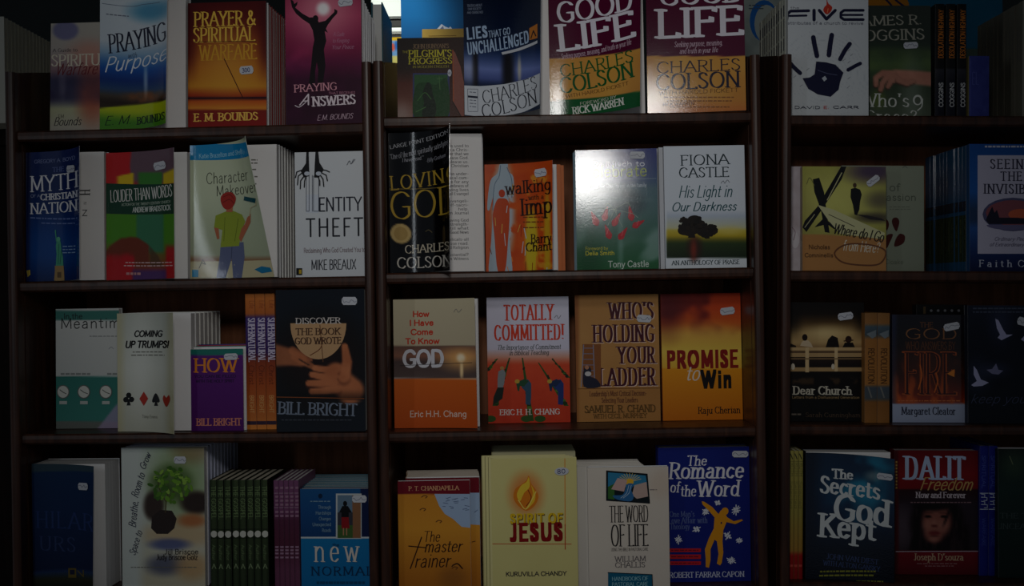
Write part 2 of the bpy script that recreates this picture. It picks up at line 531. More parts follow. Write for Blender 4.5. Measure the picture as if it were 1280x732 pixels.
        def place(ix, gx, gy):
            gyy = gy * (ch - 2 * inset) + inset
            if fat:
                gw = GL[t[ix]][0]
                gx = fat + gx * (gw - 2 * fat) / gw
            X = (adv[ix] + gx - tot / 2 + slant * (gy - 0.5)) * sx
            Y = ch / 2 - gyy
            return X, Y
        out = []
        def seg(a, b):
            h = hull([(a[0] + n[0], a[1] + n[1]) for n in nib] + [(b[0] + n[0], b[1] + n[1]) for n in nib])
            if h: out.append([((cx + x * cr - y * sr) / s.W, (cy + x * sr + y * cr) / s.H) for x, y in h])
        for ix, c in enumerate(t):
            if c == ' ': continue
            for smooth, pts in GL[c][1]:
                P = [place(ix, *p) for p in pts]
                for a, b in zip(P, P[1:]): seg(a, b)
                if st in ('serif', 'bserif') and not smooth and ch > 5:
                    for k, o in ((0, 1), (-1, -2)):
                        p, q = pts[k], pts[o]
                        dy, dx = abs(p[1] - q[1]), abs(p[0] - q[0])
                        e = T * 0.75
                        if dy > dx * 0.6 and (p[1] in (0.0, 1.0, 0.66, -0.3)):
                            seg((P[k][0] - e, P[k][1]), (P[k][0] + e, P[k][1]))
                        elif dy < 0.02 and dx > 0.3 and c in 'EFLTZ' and p[0] > (0.3 if c != 'T' else -1):
                            sg = 1 if p[1] < 0.9 else -1
                            seg(P[k], (P[k][0], P[k][1] - sg * T * 0.6))
        s.conv(out, col)
    def lines(s, x0, x1, ys, h, col, seed=0):
        """rows of tiny unreadable print, as dashes of word length"""
        rnd = random.Random(seed)
        for y in ys:
            x = x0
            out = []
            while x < x1 - 1:
                wl = min(rnd.uniform(2.0, 6.5), x1 - x)
                uv = [s.inv(*p) for p in ((x, y), (x + wl, y), (x + wl, y + h), (x, y + h))]
                out.append(uv)
                x += wl + 1.1
            s.conv(out, col)
        s.layer -= max(0, len(ys) - 1)
    def build(s, name, mat, parent, smooth=False):
        return mesh_obj(name, s.v, s.f, mat, parent, s.c, smooth)

# ------------------------------------------------------------------ the three bookcases
class Unit: pass
def unit(M, x0, x1, rows, top):
    u = Unit(); u.M, u.x0, u.x1, u.rows, u.top = M, x0, x1, rows, top
    return u
UL = unit(Matrix.Translation((-0.2125, 0, ZC)) @ Matrix.Rotation(math.radians(-3.2), 4, 'Z'), -0.5725, -0.0165, {1: .270, 2: .0300, 3: -.2125, 4: -.466}, .363)
UM = unit(Matrix.Translation((0, 0, ZC)), -0.1955, 0.377, {1: .278, 2: .034, 3: -.2145, 4: -.468}, .364)
UR = unit(Matrix.Translation((0.4345, 0, ZC)) @ Matrix.Rotation(0.020, 4, 'Y'), 0.0, 0.548, {1: .271, 2: .028, 3: -.213, 4: -.459}, .364)

PT = 0.0152     # side panel thickness
SHEAR = {UL: math.tan(math.radians(3.2))}      # this case narrows towards its back, so its turned side clears its neighbour
def bookcase(u, label):
    r = empty('bookcase', u.M @ Matrix.Translation(((u.x0 + u.x1) / 2, 0.12, -ZC + 0.012)))
    M0 = Matrix.Translation((-(u.x0 + u.x1) / 2, -0.12, ZC - 0.012))
    def fin(o):
        o.matrix_parent_inverse = M0
        return o
    zb = -ZC + 0.012
    tb = u.top + 0.052     # side panels rise towards the back
    for a, b in ((u.x0 - PT, u.x0), (u.x1, u.x1 + PT)):
        m = MB()
        # rounded front moulding with a groove, then the flat panel with its raked top
        prof = []
        for i in range(9):
            t = math.pi * i / 8
            prof.append((0.5 * (a + b) + (b - a) / 2 * math.cos(t), -0.004 - 0.006 * math.sin(t)))
        mb_pts = [(b, 0.014)] + prof + [(a, 0.014)]
        m.prism(mb_pts[::-1], 'z', zb, u.top)
        m.prism([(a + 0.0012, 0.014), (b - 0.0012, 0.014), (b - 0.0012, 0.018), (a + 0.0012, 0.018)], 'z', zb, u.top)
        m.prism([(0.018, zb), (0.255, zb), (0.255, tb), (0.03, u.top + 0.006), (0.022, u.top + 0.003), (0.018, u.top)], 'x', a, b)
        if u in SHEAR and b > u.x1:
            m.v = [(p[0] - max(0, p[1]) * SHEAR[u], p[1], p[2]) for p in m.v]
        fin(m.build('side_panel', WOOD, r))
    for k, z in list(u.rows.items()) + [(5, -0.74), (6, -1.05)]:
        m = MB()
        th = 0.0165
        pr = [(0.004, z - th), (0.0005, z - th + 0.003), (0.0, z - th / 2), (0.0005, z - 0.0025), (0.003, z), (0.238, z), (0.238, z - th)]
        m.prism(pr[::-1], 'x', u.x0 + 0.0002, u.x1 - 0.0002)
        if u in SHEAR:
            m.v = [(p[0] - (p[1] * SHEAR[u] if p[0] > u.x1 - 0.01 else 0), p[1], p[2]) for p in m.v]
        fin(m.build('shelf_board', WOOD, r))
    m = MB()
    m.box(u.x0 + 0.0002, u.x1 - 0.0002 - 0.251 * SHEAR.get(u, 0.0), 0.2385, 0.25, zb, u.rows[1] + 0.03)
    fin(m.build('back_panel', BACKW, r))
    m = MB()
    m.box(u.x0 + 0.0002, u.x1 - 0.0002, 0.01, 0.03, zb, -1.07)
    fin(m.build('plinth', WOOD, r))
    return tag(r, label, 'bookcase')

bookcase(UL, 'dark wooden bookcase at the left with no back to its top shelf')
bookcase(UM, 'dark wooden bookcase in the middle between the two others')
bookcase(UR, 'dark wooden bookcase at the right beyond the narrow dark gap')

# room shell
def slab(name, x0, x1, y0, y1, z0, z1, mat):
    o = MB().box(x0, x1, y0, y1, z0, z1).build(name, mat)
    o['kind'] = 'structure'
    return o
slab('floor', -3, 3, -3.2, 1.9, -0.1, 0, FLOOR)
slab('wall_back', -3, 3, 1.8, 1.9, 0, 2.9, WALL)
slab('ceiling', -3, 3, -3.2, 1.9, 2.9, 3.0, WALL)

# ------------------------------------------------------------------ books
ORD = ['first', 'second', 'third', 'fourth', 'fifth', 'sixth', 'seventh', 'eighth', 'ninth', 'tenth', 'eleventh', 'twelfth', 'thirteenth', 'fourteenth', 'fifteenth', 'sixteenth']
def colmap(mat):
    return {'w': PAPER, 'c': CREAM, 'b': BLUEP}[mat]

class Book: pass

def frame(u, row, l, r, t, y, lean, yaw, thick):
    """place an upright body so that its front spans photo x l..r and reaches photo y t"""
    zs = u.rows[row]
    a = math.radians(lean)
    z0 = zs + thick * math.sin(a) + 0.0003
    ya = math.radians(yaw)
    W = lambda x, yy, z: u.M @ Vector((x, yy, z))
    lo, hi = u.x0 + 0.0014, u.x1 - 0.0008 - thick * abs(math.sin(math.radians(yaw))) - (y + thick) * SHEAR.get(u, 0.0)
    zm = z0 + 0.09 * math.cos(a); ym = y + 0.09 * math.sin(a)
    xl = bis(lambda x: proj(W(x, ym, zm))[0] - l, -1.2, 1.2)
    xl = max(xl, lo)
    wd = bis(lambda q: proj(W(xl + q * math.cos(ya), ym + q * math.sin(ya), zm))[0] - r, 0.002, 0.6)
    wd = min(wd, hi - xl)
    xm = xl + 0.5 * wd * math.cos(ya); yy = y + 0.5 * wd * math.sin(ya)
    h = bis(lambda q: proj(W(xm, yy + q * math.sin(a), z0 + q * math.cos(a)))[1] - t, 0.02, 0.5)
    Ml = Matrix.Translation((xl, y, z0)) @ Matrix.Rotation(ya, 4, 'Z') @ Matrix.Rotation(-a, 4, 'X')
    b = Book()
    b.u, b.row, b.w, b.h, b.t, b.a, b.M = u, row, wd, h, thick, a, u.M @ Ml
    return b

def body(b, root, spine=(240, 240, 240), back=(225, 225, 225), paper='w', mat=None, spine_art=None):
    w_, h, t = b.w, b.h, b.t
    MB().box(0.0008, w_ - 0.0012, 0.0009, t - 0.0007, 0.0008, h - 0.0012).build('page_block', colmap(paper), root)
    sp = MB().box(0, 0.0007, 0.0006, t - 0.0006, 0, h, spine)
    if spine_art:
        for z0, z1, inset, c in spine_art:
            sp.box(-0.00015, 0.0004, t * inset, t * (1 - inset), h * z0, h * z1, c)
    sp.build('spine', mat or SATIN, root, True)
    MB().box(0, w_, t - 0.0006, t, 0, h, back).build('back_cover', mat or SATIN, root, True)

def sticker(A, root, x, y, wd, ht, rot=0, txt=None, ink=(70, 70, 110), shape='notch'):
    B = Art([tuple(p) for p in A.q], A.mapf, A.bent)
    B.layer = 26
    cr, sr = math.cos(math.radians(rot)), math.sin(math.radians(rot))
    a, c = wd / 2, ht / 2
    if shape == 'notch':
        pts = [(-a * .78, -c), (a * .78, -c), (a, -c * .45), (a, c * .45), (a * .78, c), (-a * .78, c), (-a, c * .45), (-a, -c * .45)]
    else:
        pts = [(a * math.cos(i * math.pi / 8), c * math.sin(i * math.pi / 8)) for i in range(16)]
    B.poly([(x + p[0] * cr - p[1] * sr, y + p[0] * sr + p[1] * cr) for p in pts], (206, 208, 214))
    if txt:
        B.text(txt, x - wd * .32, x + wd * .25, y - ht * .28, y + ht * .3, ink, 'sans', rot=rot, wt=.16)
    else:
        rnd = random.Random(int(x * 7 + y))
        f = [(-.5 + i / 8.0, rnd.uniform(-.22, .22)) for i in range(9)]
        B.line([(x + (p[0] * .9 * wd) * cr - (p[1] * ht) * sr, y + (p[0] * .9 * wd) * sr + (p[1] * ht) * cr) for p in f], .7, (140, 142, 158), True)
    o = B.build('price_sticker', SATIN, root)
    o['label'] = 'small white price sticker'

def bend_map(b, phit, phib, ybase, sag=0.0):
    """sheet hinged at the left edge, swinging towards the viewer by an angle that grows along it"""
    N = 60
    tabs = []
    for ph in (phit, phib):
        x = y = 0.0
        tb = [(0.0, 0.0, 0.0)]
        for i in range(N):
            t = (i + 0.5) / N
            f = ph * (0.04 + 0.96 * t ** 1.35)
            x += math.cos(f) / N; y -= math.sin(f) / N
            tb.append((x, y, ph * (0.04 + 0.96 * ((i + 1) / N) ** 1.35)))
        tabs.append(tb)
    def m(u, v, off):
        k = min(max(u, 0), 1) * N
        i = min(int(k), N - 1); f = k - i
        r = []
        for c in range(3):
            a = tabs[0][i][c] * (1-f) + tabs[0][i+1][c] * f
            d = tabs[1][i][c] * (1-f) + tabs[1][i+1][c] * f
            r.append(a * (1-v) + d * v)
        return (b.w * r[0] - off * math.sin(r[2]), ybase + b.w * r[1] - off * math.cos(r[2]), (1 - v) * (b.h - sag * (0.25 + u * u)))
    return m

def book(u, row, l, r, t, label, art, bgf, y=0.025, thick=0.016, lean=2.5, yaw=0, spine=(235, 235, 235), back=(220, 220, 220),
         paper='w', mat=None, open_to=None, open_bot=None, phi=None, sag=0.0, st=None, group=None, spine_art=None, page_art=None, inside=(228, 227, 224)):
    b = frame(u, row, l, r, t, y, lean, yaw, thick)
    mat = mat or SATIN
    root = empty('paperback_book', b.M)
    tag(root, label, 'book', group)
    body(b, root, spine, back, paper, mat, spine_art)
    if open_to is None:
        mf = lambda uu, v, off: (uu * b.w, -off, (1 - v) * b.h)
        A = Art([proj(b.M @ Vector(mf(p, q, 0))) for p, q in ((0, 0), (1, 0), (1, 1), (0, 1))], mf, False)
    else:
        ob = open_bot if open_bot is not None else open_to
        def edge(ph, v, target):
            return proj(b.M @ Vector(bend_map(b, ph, ph, -0.0006)(1, v, 0)))[0] - target
        pt = phi[0] if phi else bis(lambda p: edge(p, 0.0, open_to), 0.02, 1.9)
        pb = phi[1] if phi else bis(lambda p: edge(p, 1.0, ob), 0.02, 1.9)
        bm = bend_map(b, pt, pb, -0.0006, sag)
        # where along the sheet each step of its seen width falls
        tu = np.linspace(0, 1, 41)
        tp = np.maximum.accumulate([proj(b.M @ Vector(bm(q, 0.5, 0)))[0] for q in tu])
        tp = (tp - tp[0]) / (tp[-1] - tp[0])
        tp = tp + np.linspace(0, 1e-5, 41)
        mf = lambda uu, v, off: bm(float(np.interp(uu, tp, tu)), v, off)
        A = Art([proj(b.M @ Vector(mf(p, q, 0))) for p, q in ((0, 0), (1, 0), (1, 1), (0, 1))], mf, True)
        if True:
            pm = lambda uu, v, off: (0.0008 + uu * (b.w - 0.002), 0.0006 - off, 0.0008 + (1 - v) * (b.h - 0.002))
            B = Art([proj(b.M @ Vector(pm(p, q, 0))) for p, q in ((0, 0), (1, 0), (1, 1), (0, 1))], pm, False)
            B.bg((236, 234, 232), thick=0.00005)
            if page_art: page_art(B)
            B.build('first_page', SATIN, root)
    A.bg(bgf, back=inside)
    art(A)
    A.build('front_cover', mat, root, open_to is not None)
    for q in st or []:
        sticker(A, root, *q)
    b.root = root
    return b

def stack(b, n, col, spine, what, group, paper='w', edge_shade=None, jx=0.0, jz=0.0, thick=None, width=None, height=None, mat=None, spine_art=None, start=None, jit=0.0006, where='one behind the front copy'):
    """n more copies standing behind book b, front cover to its back"""
    t = thick or b.t
    w_, h = width or b.w, height or b.h
    proto = None
    for k in range(n):
        off = (start or (b.t + 0.0007)) + k * (t + 0.0004)
        M = b.M @ Matrix.Translation((jx * (k + 1) + random.uniform(-jit, jit), 0, 0))
        d = (u_dir(b) * off)
        M = Matrix.Translation(d) @ M
        if proto is None:
            proto = empty('paperback_book', M)
            c = MB()
            c.box(0, w_, 0, 0.0006, 0, h, col).box(0, w_, t - 0.0006, t, 0, h, col).box(-0.0002, 0.0006, 0.0006, t - 0.0006, 0, h, spine)
            if spine_art:
                for z0, z1, inset, cc in spine_art:
                    c.box(-0.0004, 0.0, t * inset, t * (1 - inset), h * z0, h * z1, cc)
            if edge_shade:
                c.box(0, 0.0008, -0.00015, 0.0, 0, h, edge_shade)  # shade between stepped copies, painted as a darker edge strip
            c.build('cover', mat or SATIN, proto, True)
            MB().box(0.0008, w_ - 0.0012, 0.0008, t - 0.0008, 0.0008, h - 0.0014).build('page_block', colmap(paper), proto)
            o = proto
        else:
            o = copy_tree(proto)
            o.matrix_world = M
        tag(o, '%s, %s %s' % (what, ORD[k], where) if n > 1 else what, 'book', group if n > 1 else None)

def u_dir(b):
    """depth direction of the shelf, stretched so leaning copies clear each other"""
    d = (b.u.M.to_3x3() @ Vector((0, 1, 0))).normalized()
    return d / math.cos(b.a)

def spines(u, row, xs, t, what, group, art, bgf, y=0.03, depth=0.125, lean=0.0, side=(60, 60, 60), paper='w', mat=None, order='from the left', jit=0.0, gap=0.0008):
    """books shelved side by side with their spines outward; xs = left photo x of the first, right photo x of the last, count"""
    x0, x1, n = xs
    b = frame(u, row, x0, x0 + (x1 - x0) / n, t, y, 0, 0, depth)
    pitch = b.w
    b.w -= gap
    root = empty('paperback_book', b.M)
    mf = lambda uu, v, off: (uu * b.w, -off - 0.0009 * math.sin(math.pi * uu), (1 - v) * b.h)
    A = Art([proj(b.M @ Vector(mf(p, q, 0))) for p, q in ((0, 0), (1, 0), (1, 1), (0, 1))], mf, True)
    A.bg(bgf, thick=0.0004)
    art(A)
    A.build('spine', mat or SATIN, root)
    c = MB().box(0, 0.0006, 0.0004, depth, 0, b.h, side).box(b.w - 0.0006, b.w, 0.0004, depth, 0, b.h, side)
    c.build('cover', mat or SATIN, root, True)
    m = MB().box(0.0008, b.w - 0.0008, 0.0008, depth - 0.002, 0.0008, b.h - 0.0014)
    pg = m.build('page_block', colmap(paper), root)
    for k in range(n):
        o = root if k == 0 else copy_tree(root)
        if k:
            o.matrix_world = Matrix.Translation(b.u.M.to_3x3() @ Vector((pitch * k, random.uniform(-jit, jit), 0))) @ b.M
        nm = ('%s, %s %s' % (what, ORD[k], order)) if n > 1 else what
        tag(o, nm, 'book', group if n > 1 else None)
    return b

# ================================================================== LEFT BOOKCASE, top shelf
def bgf(x, y):
    c = grad(y, [(28, (196, 190, 178)), (62, (190, 180, 172)), (90, (150, 120, 128)), (102, (70, 72, 110)), (122, (84, 86, 120)), (136, (196, 196, 160)), (163, (190, 184, 172))])
    c = mix(c, (110, 110, 160), blob(x, y, 82, 38, 16, 12, .2) * .7)
    c = mix(c, (190, 95, 70), blob(x, y, 116, 118, 18, 34, .7) * .8)
    c = mix(c, (210, 150, 130), blob(x, y, 112, 66, 22, 14, .8) * .7)
    c = mix(c, (215, 215, 225), blob(x, y, 78, 106, 4, 14, .8) * .6)
    return mix(c, (60, 50, 80), nz(x, y, 26, 3) * sm(85, 100, y) * (1 - sm(120, 135, y)) * .8)
def art(A):
    A.text('A Guide to', 66, 97, 60.5, 65, (90, 80, 84), 'serif')
    A.text('SPIRITUAL', 64.5, 147, 67.5, 82, (226, 216, 196), 'serif', .13)
    A.text('Warfare', 70, 124, 78, 94, (120, 34, 48), 'script', slant=.35)
    A.text('EM', 73, 80, 143, 148, (50, 42, 50), 'script')
    A.text('Bounds', 68, 103, 146, 157, (50, 42, 50), 'script', slant=.3)
book(UL, 1, 63, 158, 28, 'narrow grey pink paperback tucked behind the lightning sky book, leftmost on the top shelf', art, bgf, y=.058, thick=.014, lean=3, mat=GLOSS, back=(180, 175, 170))

def bgf(x, y):
    c = grad(y, [(-8, (225, 232, 236)), (50, (214, 222, 228)), (64, (160, 190, 215)), (84, (30, 100, 180)), (98, (16, 66, 140)), (110, (60, 90, 130)), (118, (90, 80, 70)), (126, (60, 44, 30)), (160, (90, 90, 40))])
    c = mix(c, (60, 150, 190), blob(x, y, 190, 10, 26, 12, .7) * .75)
    c = mix(c, (150, 95, 55), blob(x, y, 182, 118, 26, 7, .5) * nz(x, y, 6, 2) * 1.2)
    c = mix(c, (235, 240, 250), blob(x, y, 182, 96, 2.2, 18, .8) * .6)
    f = sm(132, 134, y + (x - 125) * .12 - ((x - 168) / 40) ** 2 * 2)
    return mix(c, mix((196, 208, 40), (90, 150, 50), sm(134, 152, y)), f)
def art(A):
    A.text('PRAYING', 136, 207.5, 33.5, 57.5, (34, 40, 66), 'serif', .15, rot=-4)
    A.text('with', 160, 172, 62, 69, (40, 50, 80), 'script', slant=.3)
    A.text('Purpose', 131, 213, 62, 82, (238, 242, 248), 'script', slant=.35, rot=-3)
    A.text('E. M.', 131, 167, 142, 154, (34, 60, 40), 'script', slant=.3)
    A.text('BOUNDS', 171, 206, 141, 150.5, (40, 60, 50), 'serif')
    A.line([(128, 4), (165, 4), (180, 1), (200, 0)], .6, (120, 130, 150), True)
    A.lines(133, 163, [16], 1.2, (130, 135, 150), 3)
b = book(UL, 1, 125, 233, -8, 'white paperback with open cover of blue lightning sky over a yellow green field', art, bgf, y=.03, thick=.02, lean=2.5, open_to=209, open_bot=207, mat=GLOSS)

def bgf(x, y):
    c = grad(y, [(2, (96, 18, 22)), (30, (110, 30, 22)), (62, (160, 78, 28)), (84, (196, 118, 34)), (108, (214, 150, 46)), (120, (170, 60, 20)), (123, (60, 16, 30)), (126, (200, 96, 30)), (136, (222, 150, 56)), (138, (140, 40, 26)), (158, (150, 30, 24))])
    c = mix(c, (236, 190, 90), blob(x, y, 285, 74, 34, 40, .9) * .5)
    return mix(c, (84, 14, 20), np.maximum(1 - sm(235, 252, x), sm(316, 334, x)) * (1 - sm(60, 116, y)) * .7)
def art(A):
    A.text('PRAYER &', 243, 319.5, 14, 32.5, (240, 200, 90), 'serif', .15)
    A.text('SPIRITUAL', 242, 318.5, 34, 52.5, (240, 200, 90), 'serif', .15)
    A.line([(243, 52.5), (320, 51.5)], .7, (90, 30, 20))
    A.text('WARFARE', 249.5, 321, 55.5, 75, (220, 168, 60), 'serif', .15)
    A.line([(280.5, 74), (303, 121)], 1.1, (84, 26, 22))
    A.line([(235, 123), (333, 122)], 1.4, (50, 12, 34))
    A.text('E. M. BOUNDS', 243, 322, 141, 151, (240, 196, 100), 'serif', .19)
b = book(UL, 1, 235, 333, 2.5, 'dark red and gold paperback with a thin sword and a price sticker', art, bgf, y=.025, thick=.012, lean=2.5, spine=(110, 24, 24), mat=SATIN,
         st=[(308.5, 88, 17, 10, -5, '300', (40, 50, 120))])
stack(b, 9, (120, 30, 28), (110, 24, 24), 'red and gold paperback copy with pale page edge', 'copies stacked behind the red and gold book', jit=.001)

def bgf(x, y):
    c = grad(y, [(-6, (150, 40, 80)), (20, (176, 60, 100)), (60, (140, 40, 84)), (78, (112, 30, 74)), (100, (64, 18, 48)), (152, (48, 14, 36))])
    c = mix(c, (244, 170, 180), blob(x, y, 404, 11, 36, 36, .95) * .7)
    c = mix(c, (255, 250, 250), blob(x, y, 404, 11, 8, 8, .5))
    c = mix(c, (196, 70, 120), blob(x, y, 376, 74, 20, 14, .9) * .45 * nz(x, y, 20, 4) * 2)
    return mix(c, (110, 30, 90), nz(x, y, 22, 7) * sm(66, 80, y) * .5)
def art(A):
    d = (30, 14, 26)
    A.poly([(363, -1), (366.5, 1), (368, 5), (372, 2), (371.5, 6), (369, 9.5), (378, 17), (387, 22), (393, 21.5), (397, 24), (398.5, 28), (407, 26), (413, 20), (418, 15), (418, 11), (422, 13.5), (421.5, 17), (416, 23), (410, 31), (407.5, 36), (410, 41), (406, 39), (408, 51), (405, 62), (407, 82), (404, 103), (397, 104), (398, 88), (396, 78), (394, 90), (394, 106), (386, 106), (389, 82), (391, 60), (393, 50), (391, 38), (387, 30), (378, 24), (370, 17), (365, 9)], d)
    A.ell(394.5, 23.5, 3.6, 4.4, d)
    for i, t in enumerate(('A Guide', 'to Keeping', 'Your Peace')):
        A.text(t, 417 - i, 431 + i * 6, 40 + i * 8, 45.5 + i * 8, (200, 150, 176), 'script', slant=.3)
    A.text('PRAYING', 368, 421, 104.5, 114, (226, 166, 178), 'serif', .14, rot=-2)
    A.text('THAT RECEIVES', 411, 444, 114.6, 117.8, (210, 150, 170), 'sans')
    A.text('A', 376, 390, 117, 132, (240, 226, 232), 'script', slant=.4, wt=.12)
    A.text('NSWERS', 391, 444, 119.5, 131.5, (240, 226, 232), 'serif', .17, rot=-2)
    A.line([(369, 132), (374, 134), (380, 130), (386, 124)], .9, (240, 226, 232), True)
    A.text('E.M. BOUNDS', 397, 442, 142.5, 149.5, (226, 196, 210), 'script', slant=.3, rot=-2)
b = book(UL, 1, 357, 452, -6, 'dark magenta paperback with a man raising both arms to a pale sun', art, bgf, y=.02, thick=.018, lean=2, spine=(90, 20, 50), mat=SATIN,
         st=[(432, 3.5, 18, 9, -8)])
stack(b, 9, (226, 226, 228), (200, 200, 205), 'white edged paperback copy above the post', 'white edged copies stacked behind the magenta book', jx=-.0013, jit=.0006)

# ------------------------------------------------------------------ second shelf
def bgf(x, y):
    c = grad(y, [(186, (46, 62, 112)), (230, (34, 58, 110)), (290, (24, 66, 126)), (320, (28, 74, 134)), (352, (24, 52, 104))])
    c = mix(c, (40, 110, 190), blob(x, y, 60, 305, 30, 30, .9) * .45)
    return mix(c, (10, 24, 66), (1 - sm(30, 42, x)) * .5)
def art(A):
    wv = (232, 232, 236)
    A.text('GREGORY A. BOYD', 43, 94, 195.5, 200.5, (140, 150, 190), 'sans')
    A.text('THE', 66, 80, 206, 212, (110, 124, 176), 'serif')
    A.text('MYTH', 38.5, 97, 216, 236, wv, 'serif', .11, rot=-1)
    A.text('OF A', 38.5, 50, 242, 246, (160, 170, 200), 'sans')
    A.text('CHRISTIAN', 51, 97, 239, 247, wv, 'serif', .17)
    A.text('NATION', 38.5, 97, 251, 264.5, wv, 'serif', .13)
    A.lines(38, 97, [271], 1.6, (120, 140, 190), 2); A.lines(52, 94, [277], 1.4, (120, 140, 190), 5)
    g = (88, 172, 140)
    A.poly([(69, 286), (70.3, 285.5), (71, 296), (73, 298), (75.5, 299), (76.5, 303), (77, 310), (79, 320), (79.5, 331), (70, 331), (71, 316), (70, 306), (71, 301)], g)
    A.ell(73.4, 297.5, 2.4, 3, (110, 190, 156))
    A.line([(69.5, 287), (71, 300)], 1.3, g); A.line([(74, 304), (73, 329)], .7, (50, 120, 100)); A.line([(77, 312), (75.5, 329)], .7, (50, 120, 100))
    A.poly([(69, 331), (80, 331), (80.5, 338), (81, 350), (68, 350), (69, 338)], (176, 146, 96))
    A.rect(72, 339, 77, 346, (120, 96, 60))
    A.lines(79, 95, [306, 310, 314], 1.2, (150, 180, 215), 6)
    A.poly([(33.5, 338), (38, 337), (38.5, 343), (35, 346)], (190, 170, 80))
def pg(A):
    A.text('H', 103, 109, 234, 247, (60, 60, 60), 'serif', rot=90)
    A.text('Z', 103, 109, 262, 270, (70, 70, 70), 'sans', rot=0)
    A.text('N', 105, 108, 252, 256, (90, 90, 90), 'sans', rot=90)
book(UL, 2, 31, 131, 189.5, 'navy paperback with a green statue and open cover showing white page, leftmost in its row', art, bgf, y=.02, thick=.017, lean=1.5, open_to=99, open_bot=99,
     mat=GLOSS, page_art=pg, st=[(89.5, 209, 10, 9, 0)], spine=(26, 40, 96))

def bgf(x, y):
    n = nz(x, y, 14, 5)
    c = grad(y, [(186, (200, 44, 48)), (226, (200, 44, 48)), (300, (96, 150, 50)), (301, (96, 150, 50)), (350, (190, 40, 50))])
    c = mix(c, (120, 96, 108), sm(163, 166, x + n * 3) * (1 - sm(222, 232, y)))
    c = mix(c, (216, 190, 50), sm(203, 205, x) * sm(214, 218, y - (x - 204) * -.4) * (1 - sm(228, 230, y)))
    c = mix(c, (226, 196, 40), sm(222, 224, y + (x - 133) * .25) * (1 - sm(166, 168, x)) * (1 - sm(229, 231, y)) * sm(143, 150, x))
    c = mix(c, (72, 140, 60), sm(170, 176, x) * sm(212, 216, y) * (1 - sm(202, 204, x)) * (1 - sm(229, 231, y)))
    c = mix(c, (90, 152, 46), sm(264, 268, y) * (1 - sm(298, 306, y)))
    c = mix(c, (70, 134, 100), sm(169, 172, x) * (1 - sm(203, 206, x)) * sm(264, 268, y) * (1 - sm(312, 318, y)))
    hill = sm(0, 4, y - (296 + ((x - 162) / 14) ** 2 * 4 - n * 6))
    c = mix(c, (128, 62, 40), hill * (1 - sm(325, 340, y)) * (1 - sm(185, 188, x)))
    c = mix(c, (96, 70, 46), hill * sm(186, 189, x) * (1 - sm(330, 336, y)) * .8)
    c = mix(c, (190, 38, 46), sm(318, 328, y + n * 8) * (1 - sm(166, 170, x)))
    c = mix(c, (190, 38, 46), sm(306, 316, y + n * 6) * sm(206, 209, x))
    return mix(c, (96, 62, 120), sm(332, 340, y) * sm(163, 168, x) * (1 - sm(206, 210, x)))
def art(A):
    A.rect(132, 229, 220, 267, (30, 76, 56))
    A.text('LOUDER THAN WORDS', 138, 215, 233.5, 249, (226, 226, 220), 'sans', .12, rot=-2)
    A.text('ACTION FOR THE 21ST CENTURY CHURCH'.replace('21ST', 'TWENTY'), 152, 213, 251.5, 255, (190, 205, 190), 'sans')
    A.text('ANDREW BRADSTOCK', 166, 213.5, 256.5, 263.5, (222, 228, 222), 'sans', .17)
    A.lines(157, 216, [327], 1.2, (220, 190, 190), 4); A.lines(155, 216, [331], 1.2, (220, 190, 190), 8)
    A.lines(158, 176, [340], 3, (200, 150, 150), 9)
b = book(UL, 2, 133, 235, 190, 'red green and purple patchwork paperback with a dark green title band', art, bgf, y=.02, thick=.015, lean=1.5, open_to=217, open_bot=218,
     mat=GLOSS, st=[(200.5, 206, 15, 10, -12)], spine=(170, 40, 46))
stack(b, 1, (190, 60, 60), (40, 90, 60), 'patchwork paperback copy with coloured page edge', None)

